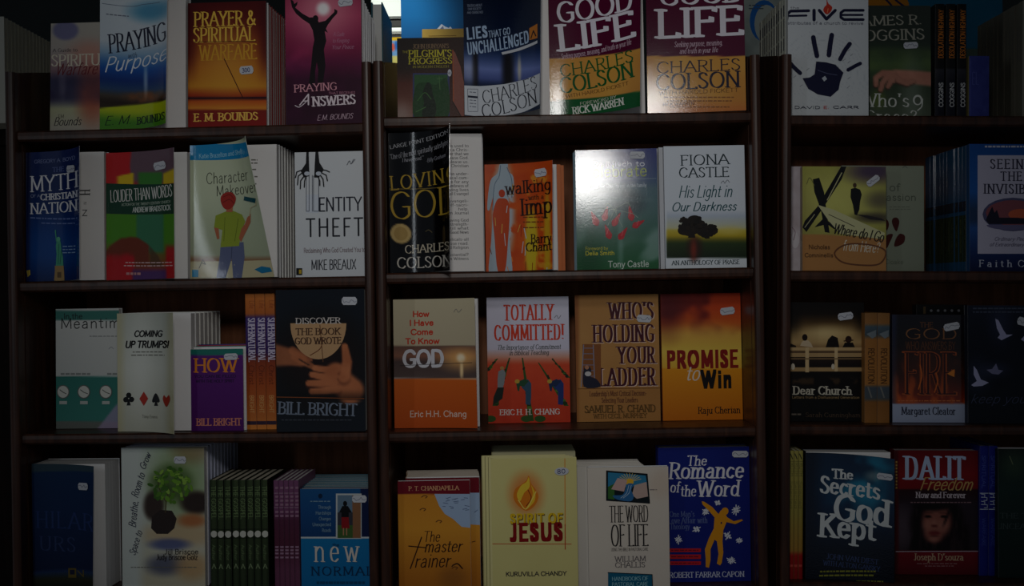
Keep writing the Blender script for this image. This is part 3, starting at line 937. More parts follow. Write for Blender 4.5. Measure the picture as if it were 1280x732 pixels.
def bgf(x, y):
    c = grad(y, [(180, (206, 214, 184)), (250, (196, 206, 178)), (318, (176, 184, 158)), (325, (150, 110, 80)), (328, (196, 188, 150)), (348, (190, 182, 150))])
    return mix(c, (226, 230, 206), blob(x, y, 268, 225, 40, 40, .9) * .4)
def art(A):
    A.poly([(232, 178), (320, 176), (320, 193), (238, 200), (232, 200)], (36, 150, 200))
    A.text('Katie Brazelton and Shelley', 241, 307, 186.5, 193, (170, 220, 236), 'sans')
    A.text('Character', 253, 310, 211, 226, (60, 62, 56), 'thin', gap=.14)
    A.text('Makeover', 267, 322, 227, 241, (60, 62, 56), 'thin', gap=.14)
    A.poly([(240, 327), (345, 324), (350, 346), (238, 346)], (200, 192, 158))
    A.poly([(276, 347), (279, 318), (279, 303), (308, 301), (311, 320), (310, 347), (299, 347), (295, 322), (289, 347)], (110, 118, 150))
    A.line([(294, 306), (294.5, 322)], .8, (80, 88, 116))
    A.poly([(270, 268), (283, 262), (291, 261), (303, 266), (308, 275), (304, 286), (303, 306), (279, 308), (280, 286), (269, 283)], (158, 172, 62))
    A.line([(282, 270), (283, 300)], .7, (120, 134, 44)); A.line([(299, 271), (297, 300)], .7, (120, 134, 44))
    A.poly([(269, 283), (275, 284), (277, 297), (274, 298)], (186, 116, 84))
    A.poly([(304, 284), (308, 278), (310, 270), (314, 265), (314.5, 276), (308, 293), (305, 301), (302, 296)], (186, 116, 84))
    A.rect(283, 256, 291, 263, (190, 124, 90))
    A.blobp([(276, 252), (275, 244), (280, 238.5), (288, 238), (293.5, 244), (293, 252), (288, 259), (281, 259)], (178, 62, 50))
    A.line([(278, 244), (286, 241), (292, 247)], .8, (130, 40, 34), True); A.line([(278, 251), (286, 247), (292, 252)], .8, (130, 40, 34), True)
    A.line([(312.5, 268), (313.5, 258), (320.5, 254.5), (320, 250)], 1, (200, 190, 160))
    A.poly([(304.5, 243), (320, 246.5), (319.5, 252), (304, 248)], (24, 92, 104))
    A.poly([(324, 336), (331, 332), (339, 334), (341, 339), (332, 341)], (30, 130, 170))
    A.line([(251, 335), (256, 324), (260, 330), (254, 328)], .9, (70, 70, 60))
    A.rect(241, 337, 250, 346, (46, 150, 190))
def pg(A):
    for i, yy in enumerate((199, 203, 211, 220, 229)):
        A.lines(314, 322, [yy], 1.6, (130, 128, 120), i)
b = book(UL, 2, 238, 347, 180.5, 'pale green paperback with blue top band and a woman in red headscarf painting', art, bgf, y=.02, thick=.016, lean=2, open_to=306, open_bot=343, mat=GLOSS, page_art=pg)
stack(b, 7, (230, 230, 226), (215, 220, 200), 'thick white edged paperback copy', 'copies stacked behind the woman painter book')

def bgf(x, y):
    return grad(y, [(188, (222, 225, 228)), (346, (212, 216, 220))])
def art(A):
    k = (24, 26, 32)
    A.text('IDENTITY', 384, 452, 246, 264.5, (36, 40, 58), 'sans', .13)
    A.layer += 1
    A.rect(383, 243, 398.5, 266, (212, 218, 228))
    for x0, x1 in ((383, 386.5), (392, 398.5)):
        A.line([(x0, 220), (x1, 220), (x1, 264), (x0, 264), (x0, 220)], .8, (90, 96, 110))
    A.line([(390.5, 219), (390.5, 264)], .8, (90, 96, 110))
    A.text('THEFT', 383, 453.5, 272, 296, (28, 32, 46), 'sans', .12, gap=.3)
    A.text('Reclaiming Who God Created You to Be', 380, 463, 309, 315.5, (120, 92, 100), 'sans')
    A.text('MIKE BREAUX', 389.5, 445, 324, 337, (40, 44, 58), 'sans', .13)
    for cx, sg in ((384, -1), (396, 1)):
        A.poly([(cx - 1.5 + (1 if sg < 0 else 0), 189), (cx + 2, 189), (cx + 3.5 * sg, 203), (cx + 9 * sg, 212), (cx + 3 * sg, 222), (cx - 3 * sg, 222), (cx - 2.5 * sg, 206)] if sg > 0 else
               [(383, 189), (386, 189), (386.5, 206), (387, 220), (380, 222), (376, 214), (382.5, 204)], k)
    for pts in ([(379, 212), (371, 215), (369.5, 222)], [(378, 216), (373, 220), (372, 231)], [(381, 219), (376, 226), (375.5, 236)], [(383, 220), (381, 226), (380.5, 234)],
                [(401, 212), (408, 213), (412, 215)], [(402, 216), (408, 219), (409.5, 226)], [(400, 218), (404, 224), (405, 233)], [(397, 219), (400, 226), (400, 232)]):
        A.line(pts, 1.5, k)
    A.ell(384, 217, 3.4, 2.6, (206, 212, 222)); A.ell(398.5, 217, 3.4, 2.6, (206, 212, 222))
    A.rect(370.5, 335, 378, 343.5, (20, 20, 20)); A.rect(374, 337, 377, 342, (200, 170, 40))
    A.line([(434, 206), (437, 201), (439, 205), (442, 199), (440, 204), (444, 199)], .7, (110, 114, 124), True)
book(UL, 2, 369, 456.5, 189.5, 'white paperback with two black dangling hands at its top', art, bgf, y=.03, thick=.016, lean=1.5, mat=SATIN)

# ------------------------------------------------------------------ third shelf
def bgf(x, y):
    c = grad(y, [(385, (214, 214, 210)), (470, (204, 206, 202)), (470.8, (60, 132, 122)), (526, (70, 140, 130)), (527, (120, 124, 118)), (532, (120, 124, 118))])
    c = mix(c, (70, 132, 122), (sm(387, 388.5, y) * (1 - sm(399, 401, y))))
    return mix(c, (176, 160, 190), sm(0, 2, (x - 128) * .7 + (y - 526) * .55) * sm(500, 508, y) * .8)
def art(A):
    A.text('In the', 80, 103, 391, 399, (40, 60, 60), 'sans')
    A.text('Meantime', 76, 160, 396.5, 410.5, (46, 50, 50), 'thin', .09, gap=.16)
    A.lines(112, 150, [419.5], 1.1, (150, 150, 150), 1); A.lines(76, 113, [466], 2.4, (150, 154, 150), 5); A.lines(134, 148, [466], 2.4, (150, 154, 150), 6)
    A.line([(136, 436), (139, 433.5), (142, 436)], .6, (150, 150, 160), True)
    for cx, hx in ((79, 4), (105, 5), (132.5, 5)):
        A.ell(cx, 489.5, 8, 8.6, (120, 120, 116)); A.ell(cx, 489.5, 6.8, 7.4, (214, 214, 206))
        A.line([(cx - 4, 487), (cx, 490), (cx + hx, 492)], .9, (60, 60, 60))
        A.rect(cx - 4.5, 501, cx + 5, 505, (190, 196, 190))
book(UL, 3, 70, 149, 385.5, 'grey and teal paperback with three round dials, left end of the third shelf', art, bgf, y=.065, thick=.014, lean=1.5, mat=SATIN)

def bgf(x, y):
    c = grad(y, [(390, (196, 200, 190)), (460, (216, 218, 208)), (542, (196, 196, 180))])
    c = mix(c, (196, 184, 130), np.maximum(1 - sm(147, 160, x), sm(204, 217, x)) * .45)
    return mix(c, (240, 242, 236), blob(x, y, 176, 450, 14, 60, .9) * .5)
def art(A):
    k = (24, 24, 26)
    A.text('COMING', 168, 203.5, 412.5, 421.5, k, 'sans', .2, slant=.18)
    A.text('UP TRUMPS!', 157, 211.5, 425.5, 435.5, k, 'sans', .2, slant=.18)
    A.lines(166, 204, [439.5], 1.2, (120, 120, 110), 1); A.lines(164, 206, [443.5], 1.2, (120, 120, 110), 2)
    for dx, dy in ((0, -3.8), (-3.6, 1.6), (3.6, 1.6)):
        A.ell(161 + dx, 498 + dy, 3.3, 3.4, k)
    A.poly([(160.2, 499), (161.8, 499), (163.5, 507), (158.5, 507)], k)
    A.poly([(180, 490), (185.5, 499), (180, 508), (174.5, 499)], (190, 66, 52))
    A.blobp([(195, 492), (200, 501), (198, 504), (195.5, 502.5), (192, 504), (190.5, 501)], k); A.poly([(194.6, 501), (195.8, 501), (198, 508), (193, 508)], k)
    A.blobp([(208.5, 509), (204, 500), (205.5, 494.5), (208.5, 497.5), (211.5, 494), (213, 500)], (180, 74, 60))
    A.text('Tony Hobbs'[:4] + ' ' + 'Evans', 178, 197, 519.5, 523.5, (150, 150, 140), 'sans')
b = book(UL, 3, 147, 240, 391, 'off white paperback with four playing card suits across its cover', art, bgf, y=.02, thick=.02, lean=1, open_to=216, open_bot=217.5, mat=GLOSS)
stack(b, 6, (226, 224, 216), (200, 200, 190), 'pale cream edged paperback copy', 'copies stacked behind the card suits book', paper='w')

def bgf(x, y):
    return grad(y, [(436, (40, 130, 120)), (443, (40, 130, 120)), (443.6, (104, 36, 130)), (537, (92, 26, 112))])
def art(A):
    A.text('HOW', 243.5, 296, 447.5, 465, (232, 150, 50), 'serif', .15)
    A.text('YOU CAN BE FILLED', 243, 295, 468, 472, (44, 24, 66), 'sans', .18); A.text('WITH THE HOLY SPIRIT', 245, 293, 474, 478, (44, 24, 66), 'sans', .18)
    A.text('BILL BRIGHT', 246, 301.5, 522.5, 531.5, (214, 140, 120), 'serif', .17)
b = book(UL, 3, 238.5, 304, 436, 'small purple paperback with orange lettering and teal top edge', art, bgf, y=.02, thick=.008, lean=1, spine=(90, 26, 110), mat=SATIN, st=[(289, 445.5, 17, 8, -2)])
for k, (cc, wh) in enumerate((((226, 226, 226), 'white'), ((40, 120, 110), 'teal'), ((170, 50, 70), 'red'), ((60, 60, 130), 'dark blue'))):
    stack(b, 1, cc, cc, 'small %s paperback just behind the purple book' % wh, None, start=b.t + 0.0009 + k * .009, jx=.0015, height=b.h + .003 + .001 * k)

def bgf(x, y):
    c = grad(y, [(367, (206, 130, 60)), (392, (190, 110, 50)), (397, (80, 60, 130)), (440, (70, 44, 110)), (452, (150, 70, 40)), (480, (176, 90, 40)), (520, (196, 120, 60)), (536, (214, 140, 70))])
    return c
def art(A):
    A.text('Life', 310.5, 320, 377, 384, (140, 60, 30), 'script', rot=90)
    A.text('SUPERNATURAL', 288, 342, 420, 429, (214, 206, 226), 'serif', .2, rot=90)
    A.text('Christ', 303, 327, 465, 472, (90, 30, 20), 'script', rot=90)
    A.text('BRIGHT', 304, 326, 502, 508, (220, 170, 110), 'sans', rot=90)
    A.rect(309, 526, 321, 530.5, (70, 50, 70))
spines(UL, 3, (308, 345, 3), 367, 'orange and purple spine out paperback', 'orange and purple spines', art, bgf, y=.035, depth=.125, side=(180, 100, 50), mat=SATIN)

def bgf(x, y):
    c = np.broadcast_to(np.array((30., 36, 46)), x.shape + (3,))
    c = mix(c, (22, 20, 22), blob(x, y, 400, 455, 60, 62, .4))
    c = mix(c, (56, 30, 26), blob(x, y, 400, 450, 46, 40, .9) * .6)
    sk = mix((176, 108, 72), (206, 136, 94), nz(x, y, 20, 4))
    c = c + (sk - c) * (cap(x, y, [(344, 444), (362, 446), (376, 450)], 14, 8, .25) * .85)[..., None]
    for pts, r0, r1 in (([(370, 446), (382, 453), (392, 459)], 6, 3.2), ([(366, 438), (378, 444), (388, 449)], 5, 3)):
        c = c + (sk - c) * (cap(x, y, pts, r0, r1, .3) * .8)[..., None]
    c = mix(c, (30, 22, 22), cap(x, y, [(374, 449), (386, 456)], 1, .8, .6) * .6)
    pal = cap(x, y, [(438, 488), (426, 476), (420, 466)], 17, 13, .25)
    c = c + (sk - c) * pal[..., None]
    for pts, r0, r1 in (([(430, 470), (434, 452), (431, 433)], 8, 4), ([(420, 462), (408, 462), (394, 460)], 5, 3.6), ([(418, 470), (404, 471), (390, 468)], 5, 3.6), ([(418, 478), (402, 479), (386, 479)], 5, 3.8), ([(422, 486), (406, 488), (390, 489)], 5, 3.8)):
        m = cap(x, y, pts, r0, r1, .28)
        sh = cap(x, y, [(a, b_ + 3.4) for a, b_ in pts], r0, r1, .4)
        c = mix(c, (96, 52, 36), sh * .5)
        c = c + (sk - c) * m[..., None]
    return mix(c, (90, 60, 30), sm(496, 497, y) * (1 - sm(497, 498.2, y)) * .8) * (1 - .5 * sm(484, 500, y) * (1 - sm(499, 500, y)))[..., None]
def art(A):
    A.ell(398, 404, 35, 45, (200, 164, 124), 0, 180)
    A.line([(400, 406), (404, 452)], 1, (120, 80, 50)); A.line([(388, 444), (400, 436), (404, 425)], 1.2, (130, 84, 54), True)
    A.text('DISCOVER', 370, 425.5, 397, 404.5, (214, 206, 200), 'serif', .17)
    A.text('THE BOOK', 370, 425.5, 410, 418.5, (90, 62, 44), 'serif', .17)
    A.text('GOD WROTE', 369, 426.5, 421.5, 430, (90, 62, 44), 'serif', .17)
    A.line([(345, 496), (455, 498)], .9, (150, 90, 50))
    A.text('BILL BRIGHT', 348.5, 446, 503, 518.5, (130, 140, 156), 'serif', .15, rot=2)
    A.lines(352, 440, [524], 1.2, (80, 84, 94), 3)
book(UL, 3, 345.5, 456.5, 361.5, 'large dark paperback with hands around a tan half disc', art, bgf, y=-.006, thick=.028, lean=1.5, spine=(28, 32, 42), back=(28, 32, 42), mat=GLOSS,
     st=[(437, 376, 19, 10, 0)])

# ------------------------------------------------------------------ fourth shelf
def bgf(x, y):
    c = grad(y, [(578, (64, 84, 96)), (589, (64, 84, 96)), (590.5, (30, 62, 100)), (640, (30, 58, 98)), (712, (26, 46, 82)), (716, (46, 70, 110)), (726, (60, 60, 40)), (740, (40, 40, 40))])
    return c
def art(A):
    A.text('HILAR', 46, 116, 641, 662, (52, 74, 124), 'serif', .11, gap=.25)
    A.text('URS', 50, 94, 672, 690, (60, 76, 118), 'serif', .11, gap=.25)
    A.rect(85, 712, 95, 724, (120, 104, 50)); A.rect(87, 714, 93, 720, (40, 44, 70)); A.line([(97, 715), (104, 722), (104, 714)], 1.3, (120, 104, 50))
book(UL, 4, 41, 133, 579, 'dark navy paperback with open cover and thick white pages, bottom left corner', art, bgf, y=.022, thick=.055, lean=0, open_to=117, open_bot=116, mat=SATIN, st=[(105, 608.5, 12, 9, 0)], spine=(30, 40, 60))

def bgf(x, y):
    c = grad(y, [(558, (206, 216, 206)), (640, (210, 216, 206)), (722, (206, 200, 176))])
    c = mix(c, (120, 150, 80), blob(x, y, 226, 600, 36, 50, .7) * .55)
    c = mix(c, (76, 104, 44), blob(x, y, 214, 604, 25, 22, .45) * (.55 + .5 * nz(x, y, 7, 3)))
    c = mix(c, (150, 110, 70), blob(x, y, 240, 560, 24, 18, .6) * .5)
    c = mix(c, (70, 54, 46), blob(x, y, 192, 632, 13, 18, .3)); c = mix(c, (60, 44, 36), blob(x, y, 246, 628, 20, 14, .35))
    c = mix(c, (206, 180, 140), blob(x, y, 228, 668, 50, 14, .6) * .8); c = mix(c, (190, 120, 70), blob(x, y, 240, 650, 18, 8, .6) * .9)
    c = mix(c, (84, 96, 150), blob(x, y, 212, 680, 24, 7, .5) * .8); c = mix(c, (70, 76, 110), blob(x, y, 206, 706, 22, 12, .6) * .7)
    c = mix(c, (200, 160, 110), blob(x, y, 240, 708, 20, 16, .6) * .7)
    c = mix(c, (214, 220, 214), 1 - sm(168, 186, x))
    return c
def art(A):
    A.poly([(190, 645), (201, 637), (215, 638), (221, 648), (218, 660), (210, 667), (196, 667), (189, 660)], (56, 42, 36))
    A.line([(207, 640), (208, 626), (212, 612)], 1.4, (90, 80, 40), True); A.line([(208, 628), (200, 612), (198, 602)], 1.1, (90, 80, 40), True); A.line([(209, 624), (222, 608), (228, 598)], 1.1, (90, 80, 40), True)
    rnd = random.Random(8)
    for k in range(70):
        a, q = rnd.uniform(0, 6.28), rnd.uniform(.1, 1) ** .6
        A.layer = 4 + k % 5
        A.ell(214 + 26 * q * math.cos(a), 606 + 22 * q * math.sin(a), rnd.uniform(2.5, 4.6), rnd.uniform(1.6, 2.6), rnd.choice([(96, 140, 40), (120, 164, 52), (74, 116, 34), (150, 186, 80)]), rot=rnd.uniform(0, 180))
    A.layer = 10
    for i, (t, cx, cy, wd, ht, ro) in enumerate((('Space to', 170, 677, 32, 9, -72), ('Breathe,', 167, 641, 34, 10, -84), ('Room to', 173, 605, 32, 10, -72), ('Grow', 182, 575, 22, 9, -66))):
        A.text(t, cx - wd / 2, cx + wd / 2, cy - ht / 2, cy + ht / 2, (44, 50, 84), 'script', .11, slant=.35, rot=ro)
    A.text('Jill Briscoe', 206, 248, 685.5, 692.5, (44, 36, 34), 'sans'); A.text('Judy Briscoe Golz', 196, 247, 692, 699.5, (44, 36, 34), 'sans')
    A.lines(164, 246, [708], .9, (130, 130, 120), 4)
b = book(UL, 4, 152.5, 256, 559, 'white paperback with a leafy green seedling in soil and handwriting up its side', art, bgf, y=.03, thick=.017, lean=1, mat=GLOSS, st=[(225.5, 574.5, 15, 9, 0)])
stack(b, 9, (206, 210, 230), (200, 204, 216), 'cool white edged paperback copy', 'copies stacked behind the seedling book', paper='b')

def bgf(x, y):
    c = grad(y, [(598, (70, 84, 56)), (716, (62, 74, 52))])
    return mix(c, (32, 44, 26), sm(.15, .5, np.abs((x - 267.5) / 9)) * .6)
def art(A):
    A.text('THE GOSPEL', 247, 287.5, 625, 630.5, (134, 156, 110), 'serif', .12, rot=90)
    A.line([(263, 661), (272, 661)], .8, (30, 36, 26)); A.line([(263, 672), (272, 672)], .8, (30, 36, 26))
    A.ell(267.6, 667, 4, 4.2, (206, 206, 196))
    A.text('Author', 258, 277, 688, 692, (130, 150, 110), 'serif', .12, rot=90)
    A.text('A', 265.6, 270, 704, 710, (150, 166, 130), 'serif', .14)
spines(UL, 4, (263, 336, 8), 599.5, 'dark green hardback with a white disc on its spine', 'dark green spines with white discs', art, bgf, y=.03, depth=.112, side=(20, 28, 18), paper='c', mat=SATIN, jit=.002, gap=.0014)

def bgf(x, y):
    c = grad(y, [(598, (128, 84, 118)), (640, (122, 76, 110)), (650, (96, 50, 76)), (680, (96, 48, 70)), (712, (116, 70, 96))])
    return c
def art(A):
    A.line([(343, 616), (350, 616)], .8, (170, 140, 160)); A.line([(343, 634), (350, 634)], .8, (170, 140, 160))
    for yy in (608, 619, 624, 629, 638, 643):
        A.rect(344.2, yy, 348.4, yy + 2.6, (160, 124, 146))
    for yy in (682, 686, 690, 695):
        A.rect(344.2, yy, 348.4, yy + 2.2, (166, 134, 156))
spines(UL, 4, (343, 374.5, 5), 600, 'muted purple spine out paperback', 'muted purple spines', art, bgf, y=.02, depth=.115, side=(120, 80, 110), mat=SATIN)

def bgf(x, y):
    c = grad(y, [(610, (34, 96, 146)), (640, (30, 86, 140)), (671, (26, 74, 124)), (671.5, (20, 128, 180)), (745, (16, 120, 176))])
    return mix(c, (20, 40, 84), sm(0, 1, x - 450) * (1 - sm(671, 671.5, y)))
def art(A):
    A.rect(375, 670.5, 463, 672.6, (200, 206, 210))
    A.rect(420, 616.5, 452, 673, (200, 204, 204)); A.rect(422, 618.5, 451, 672, (116, 140, 160))
    A.rect(440.5, 618.5, 451, 672, (150, 110, 80)); A.rect(422, 656, 441, 672, (80, 110, 60)); A.rect(422, 640, 441, 656, (70, 70, 80))
    A.ell(431.5, 629, 2.6, 3.4, (20, 24, 30)); A.poly([(428, 632), (435, 632), (440, 640), (436, 640), (436, 648), (427, 648), (427, 640), (424, 640)], (20, 24, 30))
    A.poly([(427, 646), (436, 646), (437, 660), (427, 660)], (150, 30, 40)); A.line([(429.5, 660), (429.5, 668)], 1.4, (190, 140, 110)); A.line([(433.5, 660), (433.5, 668)], 1.4, (190, 140, 110))
    A.ell(400.5, 619.5, 2.6, 3, (20, 50, 80)); A.lines(388, 413, [625.5], 1.2, (130, 160, 180), 1)
    for i, (t, a) in enumerate((('Through', 398), ('Hardships', 395), ('Changes', 399), ('Unexpected', 391), ('Roads', 403))):
        A.text(t, a, 414, 631 + i * 7.2, 635.5 + i * 7.2, (140, 170, 190), 'sans')
    A.text('the', 416, 424, 678, 683, (20, 76, 116), 'sans')
    A.text('new', 393.5, 448, 673, 701.5, (220, 214, 206), 'serif', .1, gap=.35)
    A.text('NORMAL', 389.5, 466, 707.5, 718.5, (14, 62, 100), 'serif', .13, gap=.25)
    A.lines(396, 456, [726], 3, (20, 90, 130), 8)
b = book(UL, 4, 376, 463.5, 610.5, 'teal blue paperback with a woman in red skirt at a doorway, bottom shelf', art, bgf, y=.02, thick=.0135, lean=0, spine=(24, 70, 110), back=(20, 60, 90), mat=SATIN, st=[(449.5, 623, 18, 9, 0)], paper='w')
stack(b, 9, (70, 110, 126), (34, 80, 110), 'teal blue paperback copy', 'copies stacked behind the teal blue book', paper='w', jx=-.0009)

# ================================================================== MIDDLE BOOKCASE, top shelf
def bgf(x, y):
    c = grad(y, [(46, (44, 34, 30)), (85, (56, 40, 34)), (105, (110, 60, 48)), (152, (150, 110, 96))])
    c = mix(c, (70, 44, 36), sm(515, 560, x) * .7)
    return mix(c, (190, 180, 176), blob(x, y, 502, 146, 12, 16, .8) * .6)
def art(A):
    yl = (206, 196, 60)
    A.text("JOHN BUNYAN'S", 516, 561, 55, 60.5, (140, 116, 90), 'serif', .2)
    A.text('THE', 503, 510, 63.5, 66.5, (180, 170, 60), 'sans')
    A.text("PILGRIM'S", 511, 564.5, 62.5, 71, yl, 'serif', .16); A.text('PROGRESS', 511, 565, 72.2, 80, yl, 'serif', .16)
    A.text('IN MODERN ENGLISH', 516, 561, 81.8, 85, (160, 150, 60), 'serif', .2)
    A.rect(516, 91.5, 562, 151, (70, 78, 120)); A.rect(518, 93.5, 559.5, 150, (56, 104, 60))
    A.blobp([(519, 110), (530, 103), (545, 106), (559, 99), (559, 149), (519, 149)], (40, 84, 44))
    A.blobp([(532, 106), (535, 103), (539, 106), (541, 118), (545, 132), (543, 146), (528, 146), (530, 128), (528, 118)], (26, 48, 30))
    A.line([(549, 96), (550, 112)], .8, (90, 130, 80)); A.line([(546, 99), (553, 98)], .8, (90, 130, 80))
    A.line([(522, 126), (531, 116), (539, 124)], 1, (80, 126, 70), True); A.line([(520, 140), (532, 134)], 1, (86, 130, 74), True)
    A.poly([(565.5, 62), (569, 66), (576, 84), (580, 104), (580, 150), (572, 138), (566, 127)], (150, 96, 84)); A.line([(566, 63), (567, 127)], 1.2, (176, 100, 60))
    A.line([(566, 127), (579, 150)], 1, (40, 26, 24))
book(UM, 1, 496.5, 580, 47, 'small brown paperback with yellow title over a green picture panel', art, bgf, y=.045, thick=.014, lean=3, spine=(60, 44, 40), mat=SATIN, st=[(562, 91.5, 5, 9, 0, None, None, 'round')])

def bgf(x, y):
    c = grad(y, [(-6, (22, 34, 58)), (50, (26, 42, 72)), (62, (40, 62, 104)), (84, (124, 140, 196)), (96, (90, 104, 160)), (104, (40, 52, 84)), (148, (70, 78, 96))])
    for a, b_ in ((594, 3.5), (635, 7)):
        c = mix(c, (36, 34, 42), blob(x, y, a, 85, b_, 40, .7) * sm(60, 66, y))
    c = mix(c, (200, 204, 220), blob(x, y, 586, 88, 7, 16, .9) * .5); c = mix(c, (230, 220, 190), blob(x, y, 649, 84, 2, 16, .7) * .7)
    return c
def art(A):
    A.text('TRUTHS ABOUT', 584, 603, 3.5, 7, (150, 160, 180), 'sans'); A.text('OUR SOCIETY', 585, 602, 8, 11, (150, 160, 180), 'sans'); A.text('AND OURSELVES', 584, 604, 12.5, 15.5, (150, 160, 180), 'sans')
    A.poly([(662, 33), (672, 29), (672, 47), (662, 48)], (200, 130, 50))
    A.line([(664, 46), (667, 37), (670, 44)], 1.5, (60, 40, 30))
    A.poly([(627, 62), (648, 57), (672, 50), (672, 53.5), (650, 60), (628, 65)], (206, 208, 214))
    A.text('LIES', 583.5, 609, 31.5, 47, (176, 196, 220), 'bold', .22, rot=-4)
    A.text('THAT GO', 611, 638, 33, 42, (176, 196, 220), 'bold', .18, rot=-4)
    A.text('UNCHALLENGED', 584, 661.5, 44, 60, (176, 196, 220), 'bold', .22, rot=-5)
    A.poly([(580, 107), (600, 106), (630, 102), (655, 97), (678, 91), (678, 129), (655, 137), (630, 142), (600, 144), (580, 143.5)], (214, 218, 224))
    A.text('CHARLES', 602, 671.5, 102.5, 119, (40, 44, 58), 'serif', .09, rot=-8)
    A.text('COLSON', 601, 672, 120, 137, (40, 44, 58), 'serif', .09, rot=-8)
    A.line([(584.5, 111), (597, 110), (597, 138), (585, 139), (584.5, 111)], .6, (120, 124, 136)); A.rect(585, 119, 597, 121.5, (50, 54, 74))
    A.lines(587, 595, [114, 124, 128, 132], 1, (130, 134, 146), 3)
book(UM, 1, 580, 688, -6, 'dark navy paperback with bold pale title and a curved white band below', art, bgf, y=.028, thick=.016, lean=2.8, open_to=676, open_bot=675, mat=GLOSS, page_art=None, inside=(200, 204, 214), spine=(30, 44, 70))

def glife(low):
    def bgf(x, y):
        c = np.broadcast_to(np.array((98., 26, 62)), x.shape + (3,))
        e = (73 - (x - 688) * .105) if low else (70.5 + 0 * x)
        c = mix(c, mix((224, 178, 92), (206, 146, 70), nz(x, y, 40, 3)), sm(-.4, .4, y - e))
        if low:
            e2 = 125 - (x - 688) * .11 + ((x - 745) / 55) ** 2 * 1.2
            c = mix(c, (22, 104, 56), sm(-.4, .4, y - e2))
        else:
            c = mix(c, (200, 110, 60), sm(118, 142, y) * .6)
        return c
    return bgf
def art(A):
    wv = (232, 228, 236)
    A.text('THE', 715, 770, -28, -12, wv, 'serif')
    A.text('GOOD', 697, 790, -7, 19.5, wv, 'serif', .15, rot=-5)
    A.text('LIFE', 698, 792.5, 21, 54.5, wv, 'serif', .19, rot=-5)
    A.text('Seeking purpose, meaning, and truth in your life', 701, 790, 57, 64, (226, 200, 214), 'serif', slant=.2, rot=-6, wt=.12)
    g = (30, 104, 54)
    A.text('CHARLES', 699.5, 791.5, 70.5, 86, g, 'serif', .12, rot=-6); A.text('COLSON', 699, 792, 86, 106, g, 'serif', .14, rot=-7)
    A.text('WITH HAROLD FICKETT', 706, 786, 108.5, 113, (110, 80, 40), 'serif', .16, rot=-6)
    A.text('FOREWORD BY', 724, 770, 121, 125, (214, 220, 200), 'serif', .16, rot=-5)
    A.text('RICK WARREN', 714.5, 779.5, 126, 135, (232, 236, 226), 'serif', .17, rot=-5)
book(UM, 1, 686.5, 806, -34, 'maroon and gold paperback with green foot band, left of the two alike', art, glife(True), y=.022, thick=.017, lean=3.2, open_to=801, open_bot=800, mat=GLOSS, spine=(98, 26, 62))
def art(A):
    wv = (232, 228, 236)
    A.text('THE', 848, 902, -40, -24, wv, 'serif')
    A.text('GOOD', 825.5, 927, -20, 5, wv, 'serif', .17); A.text('LIFE', 822.5, 928, 9.5, 46, wv, 'serif', .19)
    A.text('Seeking purpose, meaning,', 843.5, 904, 51, 58, (226, 200, 214), 'serif', slant=.2, wt=.12); A.text('and truth in your life', 850, 898, 60, 66.5, (226, 200, 214), 'serif', slant=.2, wt=.12)
    g = (44, 42, 66)
    A.text('CHARLES', 821.5, 925, 75.5, 90, g, 'serif', .12); A.text('COLSON', 821, 924.5, 91, 111, g, 'serif', .14)
    A.text('WITH HAROLD FICKETT', 824, 923, 112, 117, (120, 84, 40), 'serif', .16)
    for i, yy in enumerate((121, 125.5, 133)): A.lines(830 + 4 * i, 918 - 3 * i, [yy], 1.3, (150, 100, 56), i)
    A.text('RICK WARREN', 829, 868, 128, 132, (90, 50, 40), 'serif', .17)
book(UM, 1, 808, 933, -44, 'maroon and gold paperback with plain gold foot, right of the two alike', art, glife(False), y=.024, thick=.026, lean=3.2, yaw=-8.2, mat=GLOSS, spine=(98, 26, 62), back=(98, 26, 62))

# ------------------------------------------------------------------ second shelf
def bgf(x, y):
    c = np.broadcast_to(np.array((16., 16, 20)), x.shape + (3,))
    c = mix(c, (40, 40, 46), blob(x, y, 516, 262, 10, 90, .9) * .6)
    return mix(c, (202, 176, 120), blob(x, y, 501, 291, 13, 12.5, .08))
def art(A):
    A.text('LARGE PRINT EDITION', 487, 561, 170, 175, (196, 196, 200), 'serif', .14, rot=-9)
    A.text('"One of the most spiritually satisfying', 487, 562, 181.5, 188.5, (180, 180, 186), 'serif', .12, slant=.2, rot=-9)
    A.text('I have read."', 503, 530, 193, 198, (180, 180, 186), 'serif', .12, slant=.2, rot=-4); A.text('-Billy Graham', 533, 558, 191, 196, (170, 170, 178), 'serif', .12, slant=.25, rot=-8)
    gd = (190, 160, 66)
    A.text('LOVING', 488, 572, 212, 230, gd, 'serif', .11, gap=.22, rot=-4)
    A.line([(487, 236), (562, 230)], .7, (150, 130, 70))
    A.text('GOD', 488, 573, 234, 269, gd, 'serif', .085, rot=-2)
    A.text('CHARLES', 506, 562, 303, 313.5, (206, 196, 176), 'serif', .13, rot=-1); A.text('COLSON', 496, 565, 319, 333, (206, 200, 190), 'serif', .13)
    A.line([(532, 287), (536, 285), (540, 288)], .8, (120, 110, 80), True)
    A.ell(501, 291, 8.5, 8.5, (184, 156, 100))
